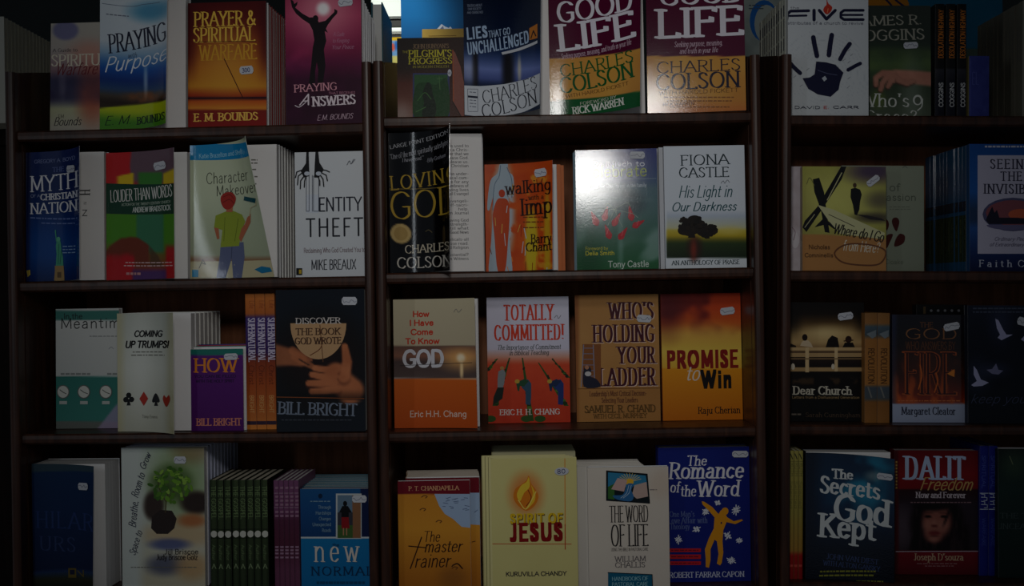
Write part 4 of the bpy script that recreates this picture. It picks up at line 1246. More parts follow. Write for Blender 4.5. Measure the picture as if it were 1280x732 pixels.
def pg(A):
    t = [("who is used to", 182), ("to be a Chris-", 187), ("under that we", 192), ("to please God.", 197), ("please us.", 202), ("Every Christian", 207), ("nation under-", 217), ("logical com-", 222), ("force for any", 227), ("numbness of", 232), ("Loving lives", 237), ("National Evangel", 242),
         ("it evangeli-", 251), ("in self-sacri-", 256), ("help.", 261), ("Christian Journal", 266), ('"loving God', 275), ("old strength-", 280), ("is still what", 285), ("-Good News", 290), ("evangelicals-all", 299), ("a close read.", 304), ("and Religion", 309), ("substantial?", 318), ("Christian Witness", 323)]
    for i, (s_, yy) in enumerate(t):
        A.text(s_, 585 - len(s_) * 2.45, 585.5, yy - 1.8, yy + 2, (96, 94, 96), 'serif', .17)
        A.layer = 1
b = book(UM, 2, 487, 605, 166, 'black paperback with gold title, its cover swung open over a page of print', art, bgf, y=.022, thick=.02, lean=1.5, yaw=5, open_to=561, open_bot=561, mat=GLOSS, page_art=pg, inside=(215, 214, 218), spine=(16, 16, 20))
stack(b, 1, (206, 206, 210), (40, 40, 44), 'white edged paperback copy behind the open black book', None)

def bgf(x, y):
    n = nz(x, y, 12, 5, 4)
    c = mix((216, 104, 32), (196, 78, 24), n)
    c = mix(c, (226, 168, 60), sm(.55, .7, nz(x, y, 9, 9, 3)) * sm(650, 665, x) * .8)
    c = mix(c, (190, 196, 204), blob(x, y, 629, 262, 14, 62, .35) * sm(.3, .45, nz(x, y, 10, 2)))
    c = mix(c, (214, 190, 50), blob(x, y, 664, 305, 8, 46, .3)); c = mix(c, (214, 190, 50), blob(x, y, 684, 300, 4, 60, .4) * .8)
    return c
def art(A):
    A.blobp([(625, 204), (629, 203), (635, 204), (635, 213), (642, 220), (642, 245), (636, 240), (637, 300), (640, 341), (630, 341), (627, 300), (622, 341), (611, 341), (614, 300), (617, 246), (612, 262), (609, 258), (613, 226), (622, 216)], (176, 190, 200))
    A.line([(626, 206), (624, 220), (618, 232), (616, 262)], .9, (110, 130, 150), True); A.line([(634, 208), (640, 224), (640, 246)], .9, (110, 130, 150), True)
    A.ell(627.5, 241, 4, 5, (190, 70, 26)); A.blobp([(621, 250), (627, 247), (635, 250), (637, 268), (635, 300), (631, 338), (622, 338), (618, 296), (616, 268)], (196, 82, 30))
    rnd = random.Random(3)
    for k in range(26):
        A.layer = 6 + k % 4
        x0, y0 = rnd.uniform(609, 688), rnd.uniform(210, 338)
        A.line([(x0, y0), (x0 + rnd.uniform(-3, 3), y0 + rnd.uniform(4, 16))], rnd.uniform(.5, 1.2), rnd.choice([(220, 180, 90), (160, 56, 20), (200, 206, 210), (120, 60, 40), (230, 140, 60)]))
    A.layer = 11
    k = (52, 26, 20)
    A.text('walking', 632.5, 688.5, 224, 240, k, 'serif', .12, rot=-2); A.text('with a', 661, 680, 242.5, 248.5, (96, 60, 30), 'serif'); A.text('limp', 651.5, 690, 246, 267, k, 'serif', .13, rot=-2)
    for i, yy in enumerate((270, 276, 283)): A.lines(654, 680, [yy], 1.2, (140, 80, 40), i)
    A.text('Barry', 664, 689.5, 291.5, 303, k, 'serif', .14); A.text('Chant', 657.5, 690, 302, 313, k, 'serif', .14)
b = book(UM, 2, 606.5, 697, 205, 'bright orange paperback with pale walking figures', art, bgf, y=.028, thick=.012, lean=1.8, open_to=690.5, open_bot=690.5, mat=SATIN, st=[(676.5, 215, 15, 10, -8)], spine=(200, 90, 30))
stack(b, 2, (206, 110, 50), (190, 84, 28), 'orange paperback copy', 'copies behind the bright orange book', jx=.006, paper='c')

def bgf(x, y):
    c = grad(y, [(186, (64, 74, 140)), (222, (70, 96, 140)), (235, (92, 124, 136)), (265, (96, 130, 130)), (300, (80, 124, 104)), (339, (52, 112, 70))])
    n = nz(x + y * .6, y, 40, 6)
    c = mix(c, (176, 196, 196), sm(.5, .75, n) * sm(228, 240, y) * .55)
    c = mix(c, (40, 66, 76), blob(x, y, 786, 254, 18, 14, .6) * .7); c = mix(c, (30, 84, 52), blob(x, y, 736, 325, 16, 26, .8) * .6)
    return mix(c, (180, 206, 206), (blob(x, y, 776, 300, 3, 50, .9) + blob(x, y, 760, 250, 40, 2.5, .9)) * .35)
def art(A):
    A.text('So Much to', 741, 806, 201.5, 208.5, (228, 230, 238), 'sans', .17); A.text('celebrate', 732, 808.5, 206, 221.5, (178, 192, 90), 'sans', .1)
    A.line([(731, 224.5), (820, 223)], .6, (150, 170, 180)); A.text('through the Church year in the family', 733, 808, 229.5, 234.5, (200, 212, 220), 'sans', .14)
    r1 = (200, 40, 56)
    for cx, cy, rx, ry, ro in ((743.5, 274, 4.5, 9, -25), (757, 268, 4, 8.5, 15), (770.5, 275, 4, 9, 30), (788.5, 267.5, 4, 9, -10), (797.5, 280, 4, 8, 60), (760, 290.5, 4, 9, -20), (778.5, 292.5, 4, 8.5, 35)):
        cr, sr = math.cos(math.radians(ro)), math.sin(math.radians(ro))
        A.layer = 5
        A.blobp([(cx + x_ * cr - y_ * sr, cy + x_ * sr + y_ * cr) for x_, y_ in ((0, -ry * 1.2), (rx * .7, -ry * .1), (rx, ry * .5), (0, ry), (-rx, ry * .5), (-rx * .7, -ry * .1))], r1)
        A.line([(cx - 1.2, cy + 2), (cx + .6, cy - ry * .5)], .8, (236, 110, 120))
        A.line([(cx, cy - ry), (cx + (768 - cx) * .25, cy - ry - 5), (768, 262)], .5, (180, 196, 180), True)
    A.text('Foreword by', 732, 760, 308, 312.5, (200, 196, 70), 'sans'); A.text('Delia Smith', 732, 768, 313.5, 319, (214, 206, 70), 'sans', .17)
    A.text('Tony Castle', 760.5, 811, 325.5, 334, (214, 226, 216), 'sans', .12)
b = book(UM, 2, 720, 822, 186.5, 'glossy teal and blue paperback with red petals', art, bgf, y=.03, thick=.014, lean=2.3, yaw=-4.4, mat=GLOSS, spine=(60, 80, 130), st=[(796.5, 194, 19, 9, 0)])
stack(b, 2, (110, 140, 150), (90, 110, 150), 'teal and blue paperback copy', 'copies behind the teal petal book', jx=-.001)

def bgf(x, y):
    c = grad(y, [(181, (226, 232, 240)), (262, (222, 228, 236)), (270, (196, 206, 220)), (285, (206, 206, 176)), (288, (206, 190, 80)), (295, (190, 170, 50)), (300, (110, 110, 40)), (304, (56, 76, 40)), (321.5, (34, 52, 34)), (323, (224, 230, 236)), (337, (220, 226, 232))])
    e = sm(0, 2, 834 - x)
    c = mix(c, (224, 230, 238), e)
    c = mix(c, (70, 40, 34), blob(x, y, 868, 310, 9, 14, .6) * .9)
    c = mix(c, (150, 64, 44), blob(x, y, 867, 312, 3.5, 12, .8) * .8)
    return mix(c, (222, 206, 120), blob(x, y, 912, 288, 16, 5, .7) * .6)
def art(A):
    d = (46, 66, 74)
    A.text('FIONA', 851, 911, 193, 206, d, 'serif', .13, rot=-1); A.text('CASTLE', 849, 911, 209, 221.5, d, 'serif', .13)
    A.line([(901, 229), (904, 226), (906, 229), (909, 225), (912, 228)], .7, (120, 124, 130), True)
    A.text('His Light in', 849, 917, 231, 247, (30, 96, 104), 'script', .1, slant=.3); A.text('Our Darkness', 840, 922, 252, 264, (30, 96, 104), 'script', .12, slant=.3)
    tr = (36, 28, 26)
    rnd = random.Random(5)
    A.ell(865, 283, 14, 10, tr); A.ell(882, 289, 12, 7, tr); A.ell(856, 288, 9, 6, tr); A.ell(868, 275, 9, 6, tr)
    for k in range(90):
        A.layer = 6 + k % 4
        a = rnd.uniform(0, 6.28); q = rnd.random() ** .5
        big = k < 36
        A.ell((864 if big else 884) + (17 if big else 11) * q * math.cos(a), (282 if big else 288) + (12 if big else 8) * q * math.sin(a), rnd.uniform(2, 4), rnd.uniform(1.5, 3), rnd.choice([tr, (44, 34, 28), (28, 22, 22)]))
    A.poly([(862, 288), (868, 288), (869, 297), (860, 297)], tr); A.poly([(883, 290), (886, 290), (887, 298), (882, 298)], tr)
    A.text('AN ANTHOLOGY OF PRAISE', 840, 924, 325, 330.5, (50, 74, 80), 'serif', .17)
b = book(UM, 2, 831, 932, 182, 'white paperback with dark trees over a yellow field', art, bgf, y=.022, thick=.012, lean=1.5, mat=SATIN, spine=(190, 194, 200))
stack(b, 2, (205, 208, 214), (180, 184, 190), 'white paperback copy', 'copies behind the white tree book', jx=-.0058)

# ------------------------------------------------------------------ third shelf
def bgf(x, y):
    c = grad(y, [(372, (206, 196, 168)), (431.5, (198, 186, 160)), (432.5, (120, 90, 80)), (445, (150, 104, 84)), (452, (90, 72, 70)), (472, (104, 88, 84)), (472.8, (220, 214, 206)), (474, (214, 112, 32)), (534, (196, 92, 24))])
    band = sm(432, 433, y) * (1 - sm(471.5, 472.5, y))
    c = mix(c, (244, 190, 120), blob(x, y, 576, 448, 22, 12, .95) * band * .9); c = mix(c, (255, 240, 210), blob(x, y, 576, 447, 5, 5, .6) * band)
    return mix(c, (250, 220, 170), blob(x, y, 577, 462, 2, 12, .6) * band)
def art(A):
    o = (206, 64, 34)
    for t, a, b_, y0 in (('How', 516, 536, 388), ('I Have', 512, 541.5, 399), ('Come', 513.5, 541, 410.5), ('To Know', 507, 549, 422)):
        A.text(t, a, b_, y0, y0 + 8.3, o, 'sans', .2)
    A.text('GOD', 504.5, 554, 436, 460, (216, 214, 220), 'sans', .19)
    A.text('Eric H.H. Chang', 513, 583, 513, 521.5, (232, 206, 190), 'sans', .13)
    A.line([(567, 390), (570, 386), (573, 390), (577, 386)], .7, (150, 146, 140), True)
    A.line([(500, 457), (590, 453)], .6, (60, 50, 54))
b = book(UM, 3, 492.5, 598.5, 373.5, 'beige and orange paperback with a sunset band', art, bgf, y=.045, thick=.013, lean=1.8, open_to=593, open_bot=597, mat=SATIN, spine=(200, 190, 160))

def bgf(x, y):
    c = grad(y, [(371, (226, 224, 238)), (436, (220, 216, 232)), (446, (224, 170, 150)), (456, (216, 84, 46)), (528, (196, 60, 30))])
    return mix(c, (230, 100, 60), nz(x, y, 8, 4) * sm(450, 460, y) * .4)
def art(A):
    o = (220, 72, 36)
    A.text('TOTALLY', 630, 691.5, 380.5, 400, o, 'bserif', .2); A.text('COMMITTED!', 618, 704.5, 405.5, 425, o, 'bserif', .2)
    A.line([(693, 397), (696, 394), (698, 398), (701, 394)], .7, (140, 140, 150), True)
    A.text('The Importance of Commitment', 622, 701.5, 430.5, 436.5, (56, 70, 64), 'serif', .15, slant=.2); A.text('in Biblical Teaching', 637, 686.5, 437.5, 443.5, (56, 70, 64), 'serif', .15, slant=.2)
    g = (60, 96, 40)
    rnd = random.Random(2)
    for top, bot, w_ in (((637, 447), (619, 507), 7), ((653, 447), (664, 526), 7), ((673, 453), (708, 507), 6), ((690, 448), (711, 472), 4), ((622, 448), (610, 462), 4)):
        A.layer = 3
        A.poly([(top[0] - .8, top[1]), (top[0] + .8, top[1]), (bot[0] + w_ / 2, bot[1]), (bot[0] - w_ / 2, bot[1])], g)
        for k in range(10):
            A.layer = 4 + k % 2
            f = rnd.random()
            A.ell(top[0] + (bot[0] - top[0]) * f + rnd.uniform(-1, 1), top[1] + (bot[1] - top[1]) * f, .8 + w_ * .35 * f, 1 + 1.3 * f, rnd.choice([(40, 70, 30), (96, 130, 50), (30, 50, 30)]))
    A.layer = 7
    A.poly([(623, 464), (629, 461), (632, 466), (630, 480), (627, 489), (622, 487), (622, 474)], (150, 156, 160)); A.ell(627.5, 459.8, 2.6, 2.2, (196, 150, 90)); A.poly([(622, 484), (630, 484), (628, 498), (616, 506), (617, 496)], (36, 50, 44))
    for dx, bl in ((0, (60, 96, 120)), (40.5, (40, 66, 130))):
        A.layer = 7
        A.poly([(651 + dx, 476), (660 + dx, 474), (664 + dx, 479), (664 + dx, 496), (663 + dx, 506), (657 + dx, 505), (657 + dx, 489), (652 + dx, 484)], bl)
        A.poly([(645 + dx, 478), (655 + dx, 473.5), (661 + dx, 476), (655 + dx, 483), (650 + dx, 482), (649 + dx, 489), (647 + dx, 488)], (44, 90, 60) if dx == 0 else (36, 56, 96)); A.ell(646.5 + dx, 476.5, 3, 2.6, (206, 170, 70))
    for cx in (660, 677, 615): A.ell(cx - 2, 523, 7, 4, g)
    A.text('ERIC H. H. CHANG', 625, 699.5, 511, 518, (232, 220, 214), 'serif', .19)
b = book(UM, 3, 609.5, 712, 371, 'white topped paperback with three workers in a red field', art, bgf, y=.09, thick=.012, lean=1.5, mat=SATIN, spine=(220, 210, 214))

def bgf(x, y):
    c = mix((200, 154, 96), (184, 136, 78), nz(x, y, 50, 5))
    c = mix(c, (160, 104, 56), 1 - sm(721, 726, x)); return mix(c, (170, 118, 64), sm(484.5, 485.5, y) * .4)
def art(A):
    m, hi = (84, 24, 44), (236, 206, 190)
    for t, a, b_, y0, y1 in (("WHO'S", 761, 816.5, 377.5, 398.5), ('HOLDING', 741.5, 817.5, 405.5, 427.5), ('YOUR', 772.5, 818, 433, 454), ('LADDER', 749.5, 818.5, 459.5, 482)):
        A.text(t, a + .9, b_ + .9, y0 + .8, y1 + .8, hi, 'bserif', .2); A.text(t, a, b_, y0, y1, m, 'bserif', .2)
    A.rect(728, 430, 751, 483.5, (150, 96, 50))
    A.line([(729.5, 431), (726.5, 483)], 1.1, (150, 150, 170)); A.line([(741.5, 431), (743.5, 483)], 1.1, (150, 150, 170))
    for yy in range(435, 482, 7): A.line([(729, yy), (742, yy)], .8, (140, 140, 160))
    A.blobp([(730, 460), (735, 457), (739, 462), (738, 470), (746, 474), (750, 483), (730, 483)], (44, 44, 66)); A.ell(735, 467, 4, 3, (210, 206, 206)); A.ell(733.5, 459, 2.6, 2.6, (190, 140, 110))
    A.line([(722, 485.5), (825, 484.5)], .7, (150, 100, 50))
    A.text("Leadership's Most Critical Decision-", 737, 808, 488, 494.5, (96, 40, 44), 'serif', .15); A.text('Selecting Your Leaders', 752, 797, 496.5, 502.5, (96, 40, 44), 'serif', .15)
    A.text('SAMUEL R. CHAND', 731, 819, 506, 515, (112, 84, 40), 'serif', .15); A.text('WITH CECIL MURPHEY', 742, 808, 516.5, 522, (112, 84, 40), 'serif', .15)
b = book(UM, 3, 720, 824.5, 368, 'tan paperback with tall maroon title and a small ladder', art, bgf, y=.09, thick=.014, lean=1.6, mat=SATIN, spine=(150, 96, 50), st=[(805, 398, 18, 9, 4)])

def bgf(x, y):
    n = nz(x, y, 34, 4)
    c = grad(y, [(366, (190, 70, 30)), (385, (206, 84, 34)), (405, (214, 110, 44)), (418, (226, 180, 84)), (440, (236, 206, 96)), (460, (232, 186, 70)), (461, (232, 160, 34)), (527, (206, 122, 20))])
    t = 1 - sm(400, 425, y)
    c = mix(c, (110, 30, 34), t * sm(.45, .7, n) * .8)
    c = mix(c, (96, 30, 40), blob(x, y, 836, 392, 16, 26, .9) * .7); return mix(c, (236, 190, 100), blob(x, y, 880, 415, 46, 10, .9) * .5)
def art(A):
    A.text('PROMISE', 834, 922, 437, 460.5, (150, 34, 26), 'bold', .25)
    A.text('to', 858, 877, 456, 476, (232, 220, 206), 'script', .1, slant=.3)
    A.text('Win', 876.5, 914, 461.5, 485.5, (30, 24, 24), 'bold', .24)
    A.text('Raju Cherian', 873, 925, 508, 516.5, (56, 36, 20), 'serif', .14)
b = book(UM, 3, 827.5, 931, 366.5, 'red and yellow sky paperback with a black and dark red title', art, bgf, y=.088, thick=.014, lean=1.6, mat=SATIN, spine=(160, 60, 30), st=[(909, 388.5, 18, 9, -8)])

# ------------------------------------------------------------------ fourth shelf
def bgf(x, y):
    c = grad(y, [(599, (128, 24, 44)), (617.2, (128, 24, 44)), (617.8, (214, 150, 56)), (660, (222, 160, 60)), (728, (190, 124, 44))])
    return mix(c, (150, 100, 50), blob(x, y, 566, 722, 16, 14, .8) * .6)
def art(A):
    A.poly([(543, 617), (589, 617), (589, 659.5), (577, 658), (566, 648), (556, 642), (549, 632)], (176, 196, 222))
    rnd = random.Random(4)
    for k in range(16):
        x0, y0 = rnd.uniform(552, 584), rnd.uniform(620, 640)
        A.layer = 2; A.line([(x0, y0), (x0 + rnd.uniform(2, 6), y0 + rnd.uniform(-1.5, 1.5))], .8, (110, 124, 156))
    for x0, y0 in ((530, 620), (528, 636), (548, 651), (568, 709), (591, 677)):
        A.layer = 3; A.line([(x0 - 3, y0 + 1), (x0, y0 - 1), (x0 + 4, y0), (x0 + 2, y0 + 2)], 1.1, (120, 80, 44), True)
    A.text('P. T. CHANDAPILLA', 511, 573.5, 607, 612.5, (220, 170, 130), 'serif', .18)
    k = (64, 34, 20)
    A.text('The', 529.5, 551, 663, 677, k, 'script', .09, slant=.2); A.text('master', 531, 579.5, 674, 690, k, 'script', .1, slant=.25); A.text('rainer.', 519, 569, 691, 709, k, 'script', .09, slant=.25)
    A.line([(527, 671), (523, 682), (518, 696), (513, 710)], 1.5, k, True); A.line([(511, 682), (532, 684)], 1.3, k)
    A.line([(566, 706), (572, 704), (578, 710)], 1.6, (70, 40, 24), True)
b = book(UM, 4, 498, 588, 600.5, 'gold paperback with maroon top band and a pale blue map patch', art, bgf, y=.02, thick=.006, lean=.5, mat=SATIN, spine=(180, 120, 50))
def art2(A):
    A.poly([(586, 615.5), (603, 615.5), (603, 656), (588, 655)], (176, 196, 222))
    A.line([(593, 640), (597, 637)], .8, (110, 124, 156))
    A.rect(570, 596, 603, 614.5, (128, 24, 44)); A.line([(590, 677), (594, 676)], 1, (100, 66, 36))
b2 = book(UM, 4, 508, 600, 597, 'second copy of the gold map paperback, peeping out at its right', art2, bgf, y=.031, thick=.012, lean=.5, mat=SATIN, spine=(180, 120, 50))
stack(b2, 8, (186, 174, 160), (180, 140, 90), 'gold paperback copy', 'copies stacked behind the gold map book', thick=.008, jx=-.0006, paper='w')

def bgf(x, y):
    c = mix((228, 220, 156), (220, 210, 146), nz(x, y, 60, 2))
    return mix(c, (232, 110, 40), blob(x, y, 657.5, 617, 20, 25, .5) * .55)
def art(A):
    A.blobp([(661, 594), (664, 604), (670, 612), (673, 621), (668, 632), (658, 638), (648, 632), (642, 622), (644, 611), (652, 605), (658, 600)], (226, 140, 40))
    A.blobp([(661, 596), (662, 608), (655, 616), (650, 626), (646, 618), (651, 607), (658, 602)], (240, 206, 70)); A.blobp([(664, 606), (669, 616), (668, 626), (661, 634), (657, 636), (663, 626), (666, 616)], (240, 200, 60))
    A.line([(648, 625), (657, 636), (665, 624), (670, 614)], 1.1, (250, 226, 120), True); A.line([(660, 612), (664, 622), (658, 632)], 1, (150, 60, 20), True)
    A.line([(706, 573), (706.5, 686)], 1, (226, 150, 60)); A.line([(616, 679.3), (714, 679.5)], .9, (206, 110, 70)); A.line([(706.3, 655), (706.5, 686)], 1.1, (200, 80, 40))
    A.text('SPIRIT OF', 638.7, 703.7, 642, 655, (90, 40, 20), 'bold', .2)
    A.text('SPIRIT OF', 638, 703, 641, 654, (232, 196, 40), 'bold', .2)
    A.text('JESUS', 638, 702.5, 652.5, 676.5, (150, 24, 26), 'bold', .25)
    A.text('KURUVILLA CHANDY', 632.5, 708, 713.5, 719.5, (44, 44, 66), 'sans', .19)
b = book(UM, 4, 615, 722, 572.5, 'cream paperback with an orange flame above red lettering', art, bgf, y=.012, thick=.009, lean=0, mat=SATIN, spine=(220, 212, 150), back=(220, 212, 150), st=[(702, 588.5, 18, 10, -3, '80', (40, 50, 110), 'round')])
stack(b, 3, (224, 216, 156), (216, 208, 146), 'cream flame copy stepped to the left', 'cream copies stepped behind the flame book', jx=-.0052, thick=.009, edge_shade=(120, 112, 74))
stack(b, 8, (196, 190, 150), (206, 198, 146), 'taller cream copy at the back of the flame pile', 'cream copies at the back of the flame pile', where='of them from the front', jx=0, start=.009 + .0009 + 3 * .0099, thick=.010, height=b.h + .004, edge_shade=(120, 112, 74))

def bgf(x, y):
    c = mix((226, 218, 204), (216, 206, 196), nz(x, y, 50, 6))
    return mix(c, (206, 176, 150), blob(x, y, 826, 604, 14, 18, .6) * .25)
def art(A):
    A.poly([(758, 588), (809, 592), (812, 628.5), (758, 625)], (26, 40, 46))
    A.poly([(760, 590), (807, 594), (809, 606), (760, 610)], (60, 140, 176)); A.poly([(760, 608), (768, 604), (768, 624), (760, 623)], (70, 120, 60))
    for a in range(-70, 71, 14):
        A.layer = 3; A.line([(787, 602), (787 + 15 * math.sin(math.radians(a)), 602 - 11 * math.cos(math.radians(a)))], .6, (236, 206, 110))
    A.ell(787, 602, 5, 4.2, (236, 190, 60))
    A.poly([(772, 597), (784, 600), (780, 614), (764, 611)], (206, 176, 170)); A.poly([(793, 606), (808, 602), (810, 620), (796, 623), (790, 618)], (200, 176, 166))
    A.blobp([(785, 604), (792, 605), (789, 612), (792, 620), (788, 626), (772, 624), (766, 619), (778, 618), (782, 610)], (60, 120, 170))
    for d in (0, 3): A.line([(786 + d, 606), (783 + d, 616), (776 + d, 622)], .6, (190, 214, 230), True)
    A.line([(758, 588), (809, 592), (812, 628.5), (758, 625), (758, 588)], .9, (20, 30, 36))
    k = (40, 38, 44)
    A.text('THE WORD', 762, 810, 631.5, 652, k, 'serif', .14); A.text('OF LIFE', 764, 810, 655, 682, k, 'serif', .14); A.text('USING THE BIBLE IN PASTORAL CARE', 764, 810, 684, 688, (70, 66, 70), 'sans')
    A.text('WILLIAM', 768.5, 807, 694.5, 701, (110, 106, 110), 'serif', .15); A.text('CHALLIS', 769, 806, 702, 708.5, (110, 106, 110), 'serif', .15)
    A.poly([(760, 715), (815, 717.5), (816, 745), (760, 745)], (26, 110, 140)); A.line([(760, 715), (815, 717.5), (816, 745)], 1, (16, 40, 56))
    A.text('HANDBOOKS OF', 765, 810, 720, 725, (160, 206, 214), 'serif', .15); A.text('PASTORAL CARE', 765, 810, 727, 732, (160, 206, 214), 'serif', .15)
    A.lines(812, 821, [611], .8, (150, 140, 140), 2)
b = book(UM, 4, 735.5, 836.5, 583.5, 'off white paperback with an open book and stream picture, between cream and blue books', art, bgf, y=.014, thick=.012, lean=0, mat=SATIN, spine=(220, 214, 204))
stack(b, 6, (214, 208, 198), (206, 200, 190), 'off white paperback copy', 'copies stacked behind the off white book', thick=.011, start=.0145, jx=-.0005, width=b.w * .84)
for o in [q for q in SC.objects if q.get('group') == 'copies stacked behind the off white book']:
    o.location.x -= .016

def bgf(x, y):
    return mix((32, 50, 138), (26, 42, 126), nz(x, y, 60, 5))
def art(A):
    wv = (232, 230, 236)
    A.text('The', 859, 884, 569, 581.5, wv, 'serif', .13, slant=.12); A.text('Romance', 837, 930.5, 577, 597.5, wv, 'serif', .14, slant=.12)
    A.text('of', 838, 850.5, 601.5, 615, wv, 'serif', .13, slant=.15); A.text('the', 851, 870.5, 606, 620, wv, 'serif', .13, slant=.1); A.text('Word', 872, 924.5, 600, 620, wv, 'serif', .14, slant=.12)
    gy = (110, 124, 170)
    A.text("One Man's", 837, 868, 638.5, 645.5, gy, 'serif', .14); A.text('Love Affair with', 836, 884, 646, 653.5, gy, 'serif', .14); A.text('Theology', 838, 862, 654, 661, gy, 'serif', .14)
    for y0, y1 in ((685, 689.5), (692.5, 698), (701, 705.5)): A.rect(836, y0, 876, y1, (206, 44, 50))
    A.lines(839, 873, [686.6], 1.2, (120, 30, 60), 1); A.lines(839, 873, [694.5], 1.4, (120, 30, 60), 2); A.lines(839, 873, [702.6], 1.2, (120, 30, 60), 3)
    yl = (226, 160, 40)
    A.poly([(877, 626), (880, 626.5), (890, 633), (898, 642), (901, 637), (906, 641), (909, 646), (917, 651), (927, 648.5), (928.5, 650), (919, 654.5), (908, 652), (904, 662), (903, 676), (904, 690), (902, 703), (900, 706), (896, 704), (898, 692), (896, 676), (893, 674), (888, 686), (888, 700), (886, 709), (882, 708), (882, 698), (881, 686), (886, 672), (892, 660), (893, 646), (886, 638), (878, 630)], yl)
    A.ell(906, 638.5, 4.4, 4.8, yl, rot=20); A.ell(901.5, 653, .9, 1.4, (40, 40, 90))
    rnd = random.Random(9)
    for cx, cy, q in ((897, 628, 3.6), (920, 637, 6), (882, 639, 4.6), (870.5, 661, 5), (848, 674, 5.4), (909.5, 669, 5), (924, 675, 3.6), (914, 700, 5.6)):
        for k in range(6):
            A.layer = 8 + k % 3; a = k * math.pi / 6 + rnd.uniform(-.2, .2); l_ = q * rnd.uniform(.6, 1.1)
            A.line([(cx - l_ * math.cos(a), cy - l_ * math.sin(a)), (cx + l_ * math.cos(a), cy + l_ * math.sin(a))], 1.1, (226, 228, 236))
    A.layer = 12
    A.text('ROBERT FARRAR CAPON', 837, 930, 714, 721, (206, 210, 230), 'serif', .16)
b = book(UM, 4, 824, 942, 558.5, 'deep blue paperback with a yellow dancing figure and white stars', art, bgf, y=.045, thick=.03, lean=0, mat=SATIN, spine=(24, 40, 130), back=(24, 40, 130), st=[(925, 567, 20, 8, 0)])

# ================================================================== RIGHT BOOKCASE, top shelf
def bgf(x, y):
    c = grad(y, [(-8, (216, 220, 224)), (145, (206, 210, 212))])
    d = np.sqrt((x - 1030) ** 2 + ((y - 98) * .95) ** 2) + 3 * np.sin(np.arctan2(y - 98, x - 1030))
    ring = sm(.35, .5, np.abs(np.mod(d / 4.2, 1) - .5)) * (d < 56) * sm(.35, .55, nz(x, y, 9, 3))
    return mix(c, (186, 192, 198), ring * .55)
def art(A):
    nv = (34, 36, 70)
    A.text('the', 988, 999, 8, 11.5, (70, 74, 96), 'sans')
    A.line([(983.5, 25), (984, 18), (988, 14), (1011, 13.5)], 3.6, nv); A.line([(985, 20), (1008, 19.5)], 2.6, nv); A.line([(1017.5, 13), (1017.5, 25)], 4.2, nv)
    A.line([(1024, 13), (1033, 24), (1044, 13)], 3.8, nv); A.line([(1079, 13), (1055, 13), (1051, 16), (1051, 22), (1055, 24.6), (1079, 24.6)], 3.4, nv); A.line([(1051, 18.8), (1078, 18.8)], 2.6, nv)
    A.blobp([(1033, -3), (1035, 4), (1040, 9), (1038, 15), (1033, 18), (1029, 13), (1031, 8), (1033, 6)], (206, 70, 50)); A.line([(1034, 16), (1035, 11)], 1, (236, 150, 110))
    A.text('attributes of a church to revive', 984, 1079, 27, 31, (84, 88, 110), 'sans')
    for pts, wd in (([(1016.5, 47), (1018, 56), (1021, 70)], 6), ([(1039.5, 44), (1037.5, 56), (1036, 69)], 6), ([(1062, 55), (1056, 63), (1050, 74)], 5.4), ([(1075, 79.5), (1068, 83), (1060, 87.5)], 4.6), ([(988, 79.5), (993, 85), (1000, 91.5)], 5)):
        A.line(pts, wd, nv, True)
    A.poly([(1020, 77), (1032, 78), (1044, 81), (1054, 91), (1050, 102), (1048, 112), (1038, 121), (1022, 118), (1010, 111), (1003, 98), (1012, 97), (1018, 93)], nv)
    A.poly([(1027, 98), (1031, 95), (1033.5, 99), (1030, 102)], (190, 196, 204)); A.line([(1022, 88), (1034, 92), (1046, 94)], .8, (96, 100, 130), True)
    A.text('DAVID', 993, 1025, 132.5, 136.3, nv, 'sans', .2); A.text('E.', 1029, 1036, 132.5, 136.3, (200, 50, 50), 'sans', .2); A.text('CARR', 1041, 1073, 132.3, 136, nv, 'sans', .2)
    rnd = random.Random(6)
    for k in range(14):
        x0, y0 = rnd.uniform(992, 1076), rnd.uniform(42, 125); A.layer = 4; A.line([(x0, y0), (x0 + 3, y0 - 2.4)], .6, (150, 154, 162))
b = book(UR, 1, 984, 1085.5, -9, 'white paperback with an inked dark blue handprint', art, bgf, y=.022, thick=.016, lean=1.2, mat=SATIN, spine=(222, 224, 220))
stack(b, 11, (222, 224, 214), (214, 216, 200), 'white paperback copy with spine of small dark print', 'copies stacked behind the handprint book', jit=.0004, spine_art=[(.56, .66, .3, (110, 110, 110)), (.68, .82, .34, (120, 120, 116)), (.84, .93, .3, (90, 92, 100)), (.1, .3, .36, (140, 140, 136))])

def bgf(x, y):
    c = grad(y, [(6, (44, 54, 42)), (50, (40, 54, 38)), (80, (76, 100, 60)), (105, (60, 74, 50)), (147, (90, 100, 80))])
    c = mix(c, (110, 130, 70), nz(x, y, 16, 8) * sm(56, 66, y) * (1 - sm(84, 92, y)) * .7)
    c = mix(c, (150, 160, 150), blob(x, y, 1140, 118, 12, 40, .9) * .5); c = mix(c, (120, 140, 40), blob(x, y, 1098, 124, 8, 10, .7) * .5)
    sk = mix((176, 120, 100), (206, 152, 130), nz(x, y, 14, 4))
    c = c + (sk - c) * cap(x, y, [(1166, 99), (1146, 97), (1120, 95)], 9, 8, .25)[..., None]
    for pts in ([(1118, 92), (1104, 91), (1095, 97), (1095, 106)], [(1118, 96), (1108, 97), (1103, 104), (1101, 112)], [(1122, 98), (1114, 101), (1110, 108)], [(1124, 100), (1134, 104), (1142, 101)]):
        c = mix(c, (86, 52, 40), cap(x, y, [(a - .5, b_ + 1.5) for a, b_ in pts], 4.4, 3.2, .4) * .7)
        c = c + (sk * .94 - c) * cap(x, y, pts, 4, 2.8, .3)[..., None]
    return c
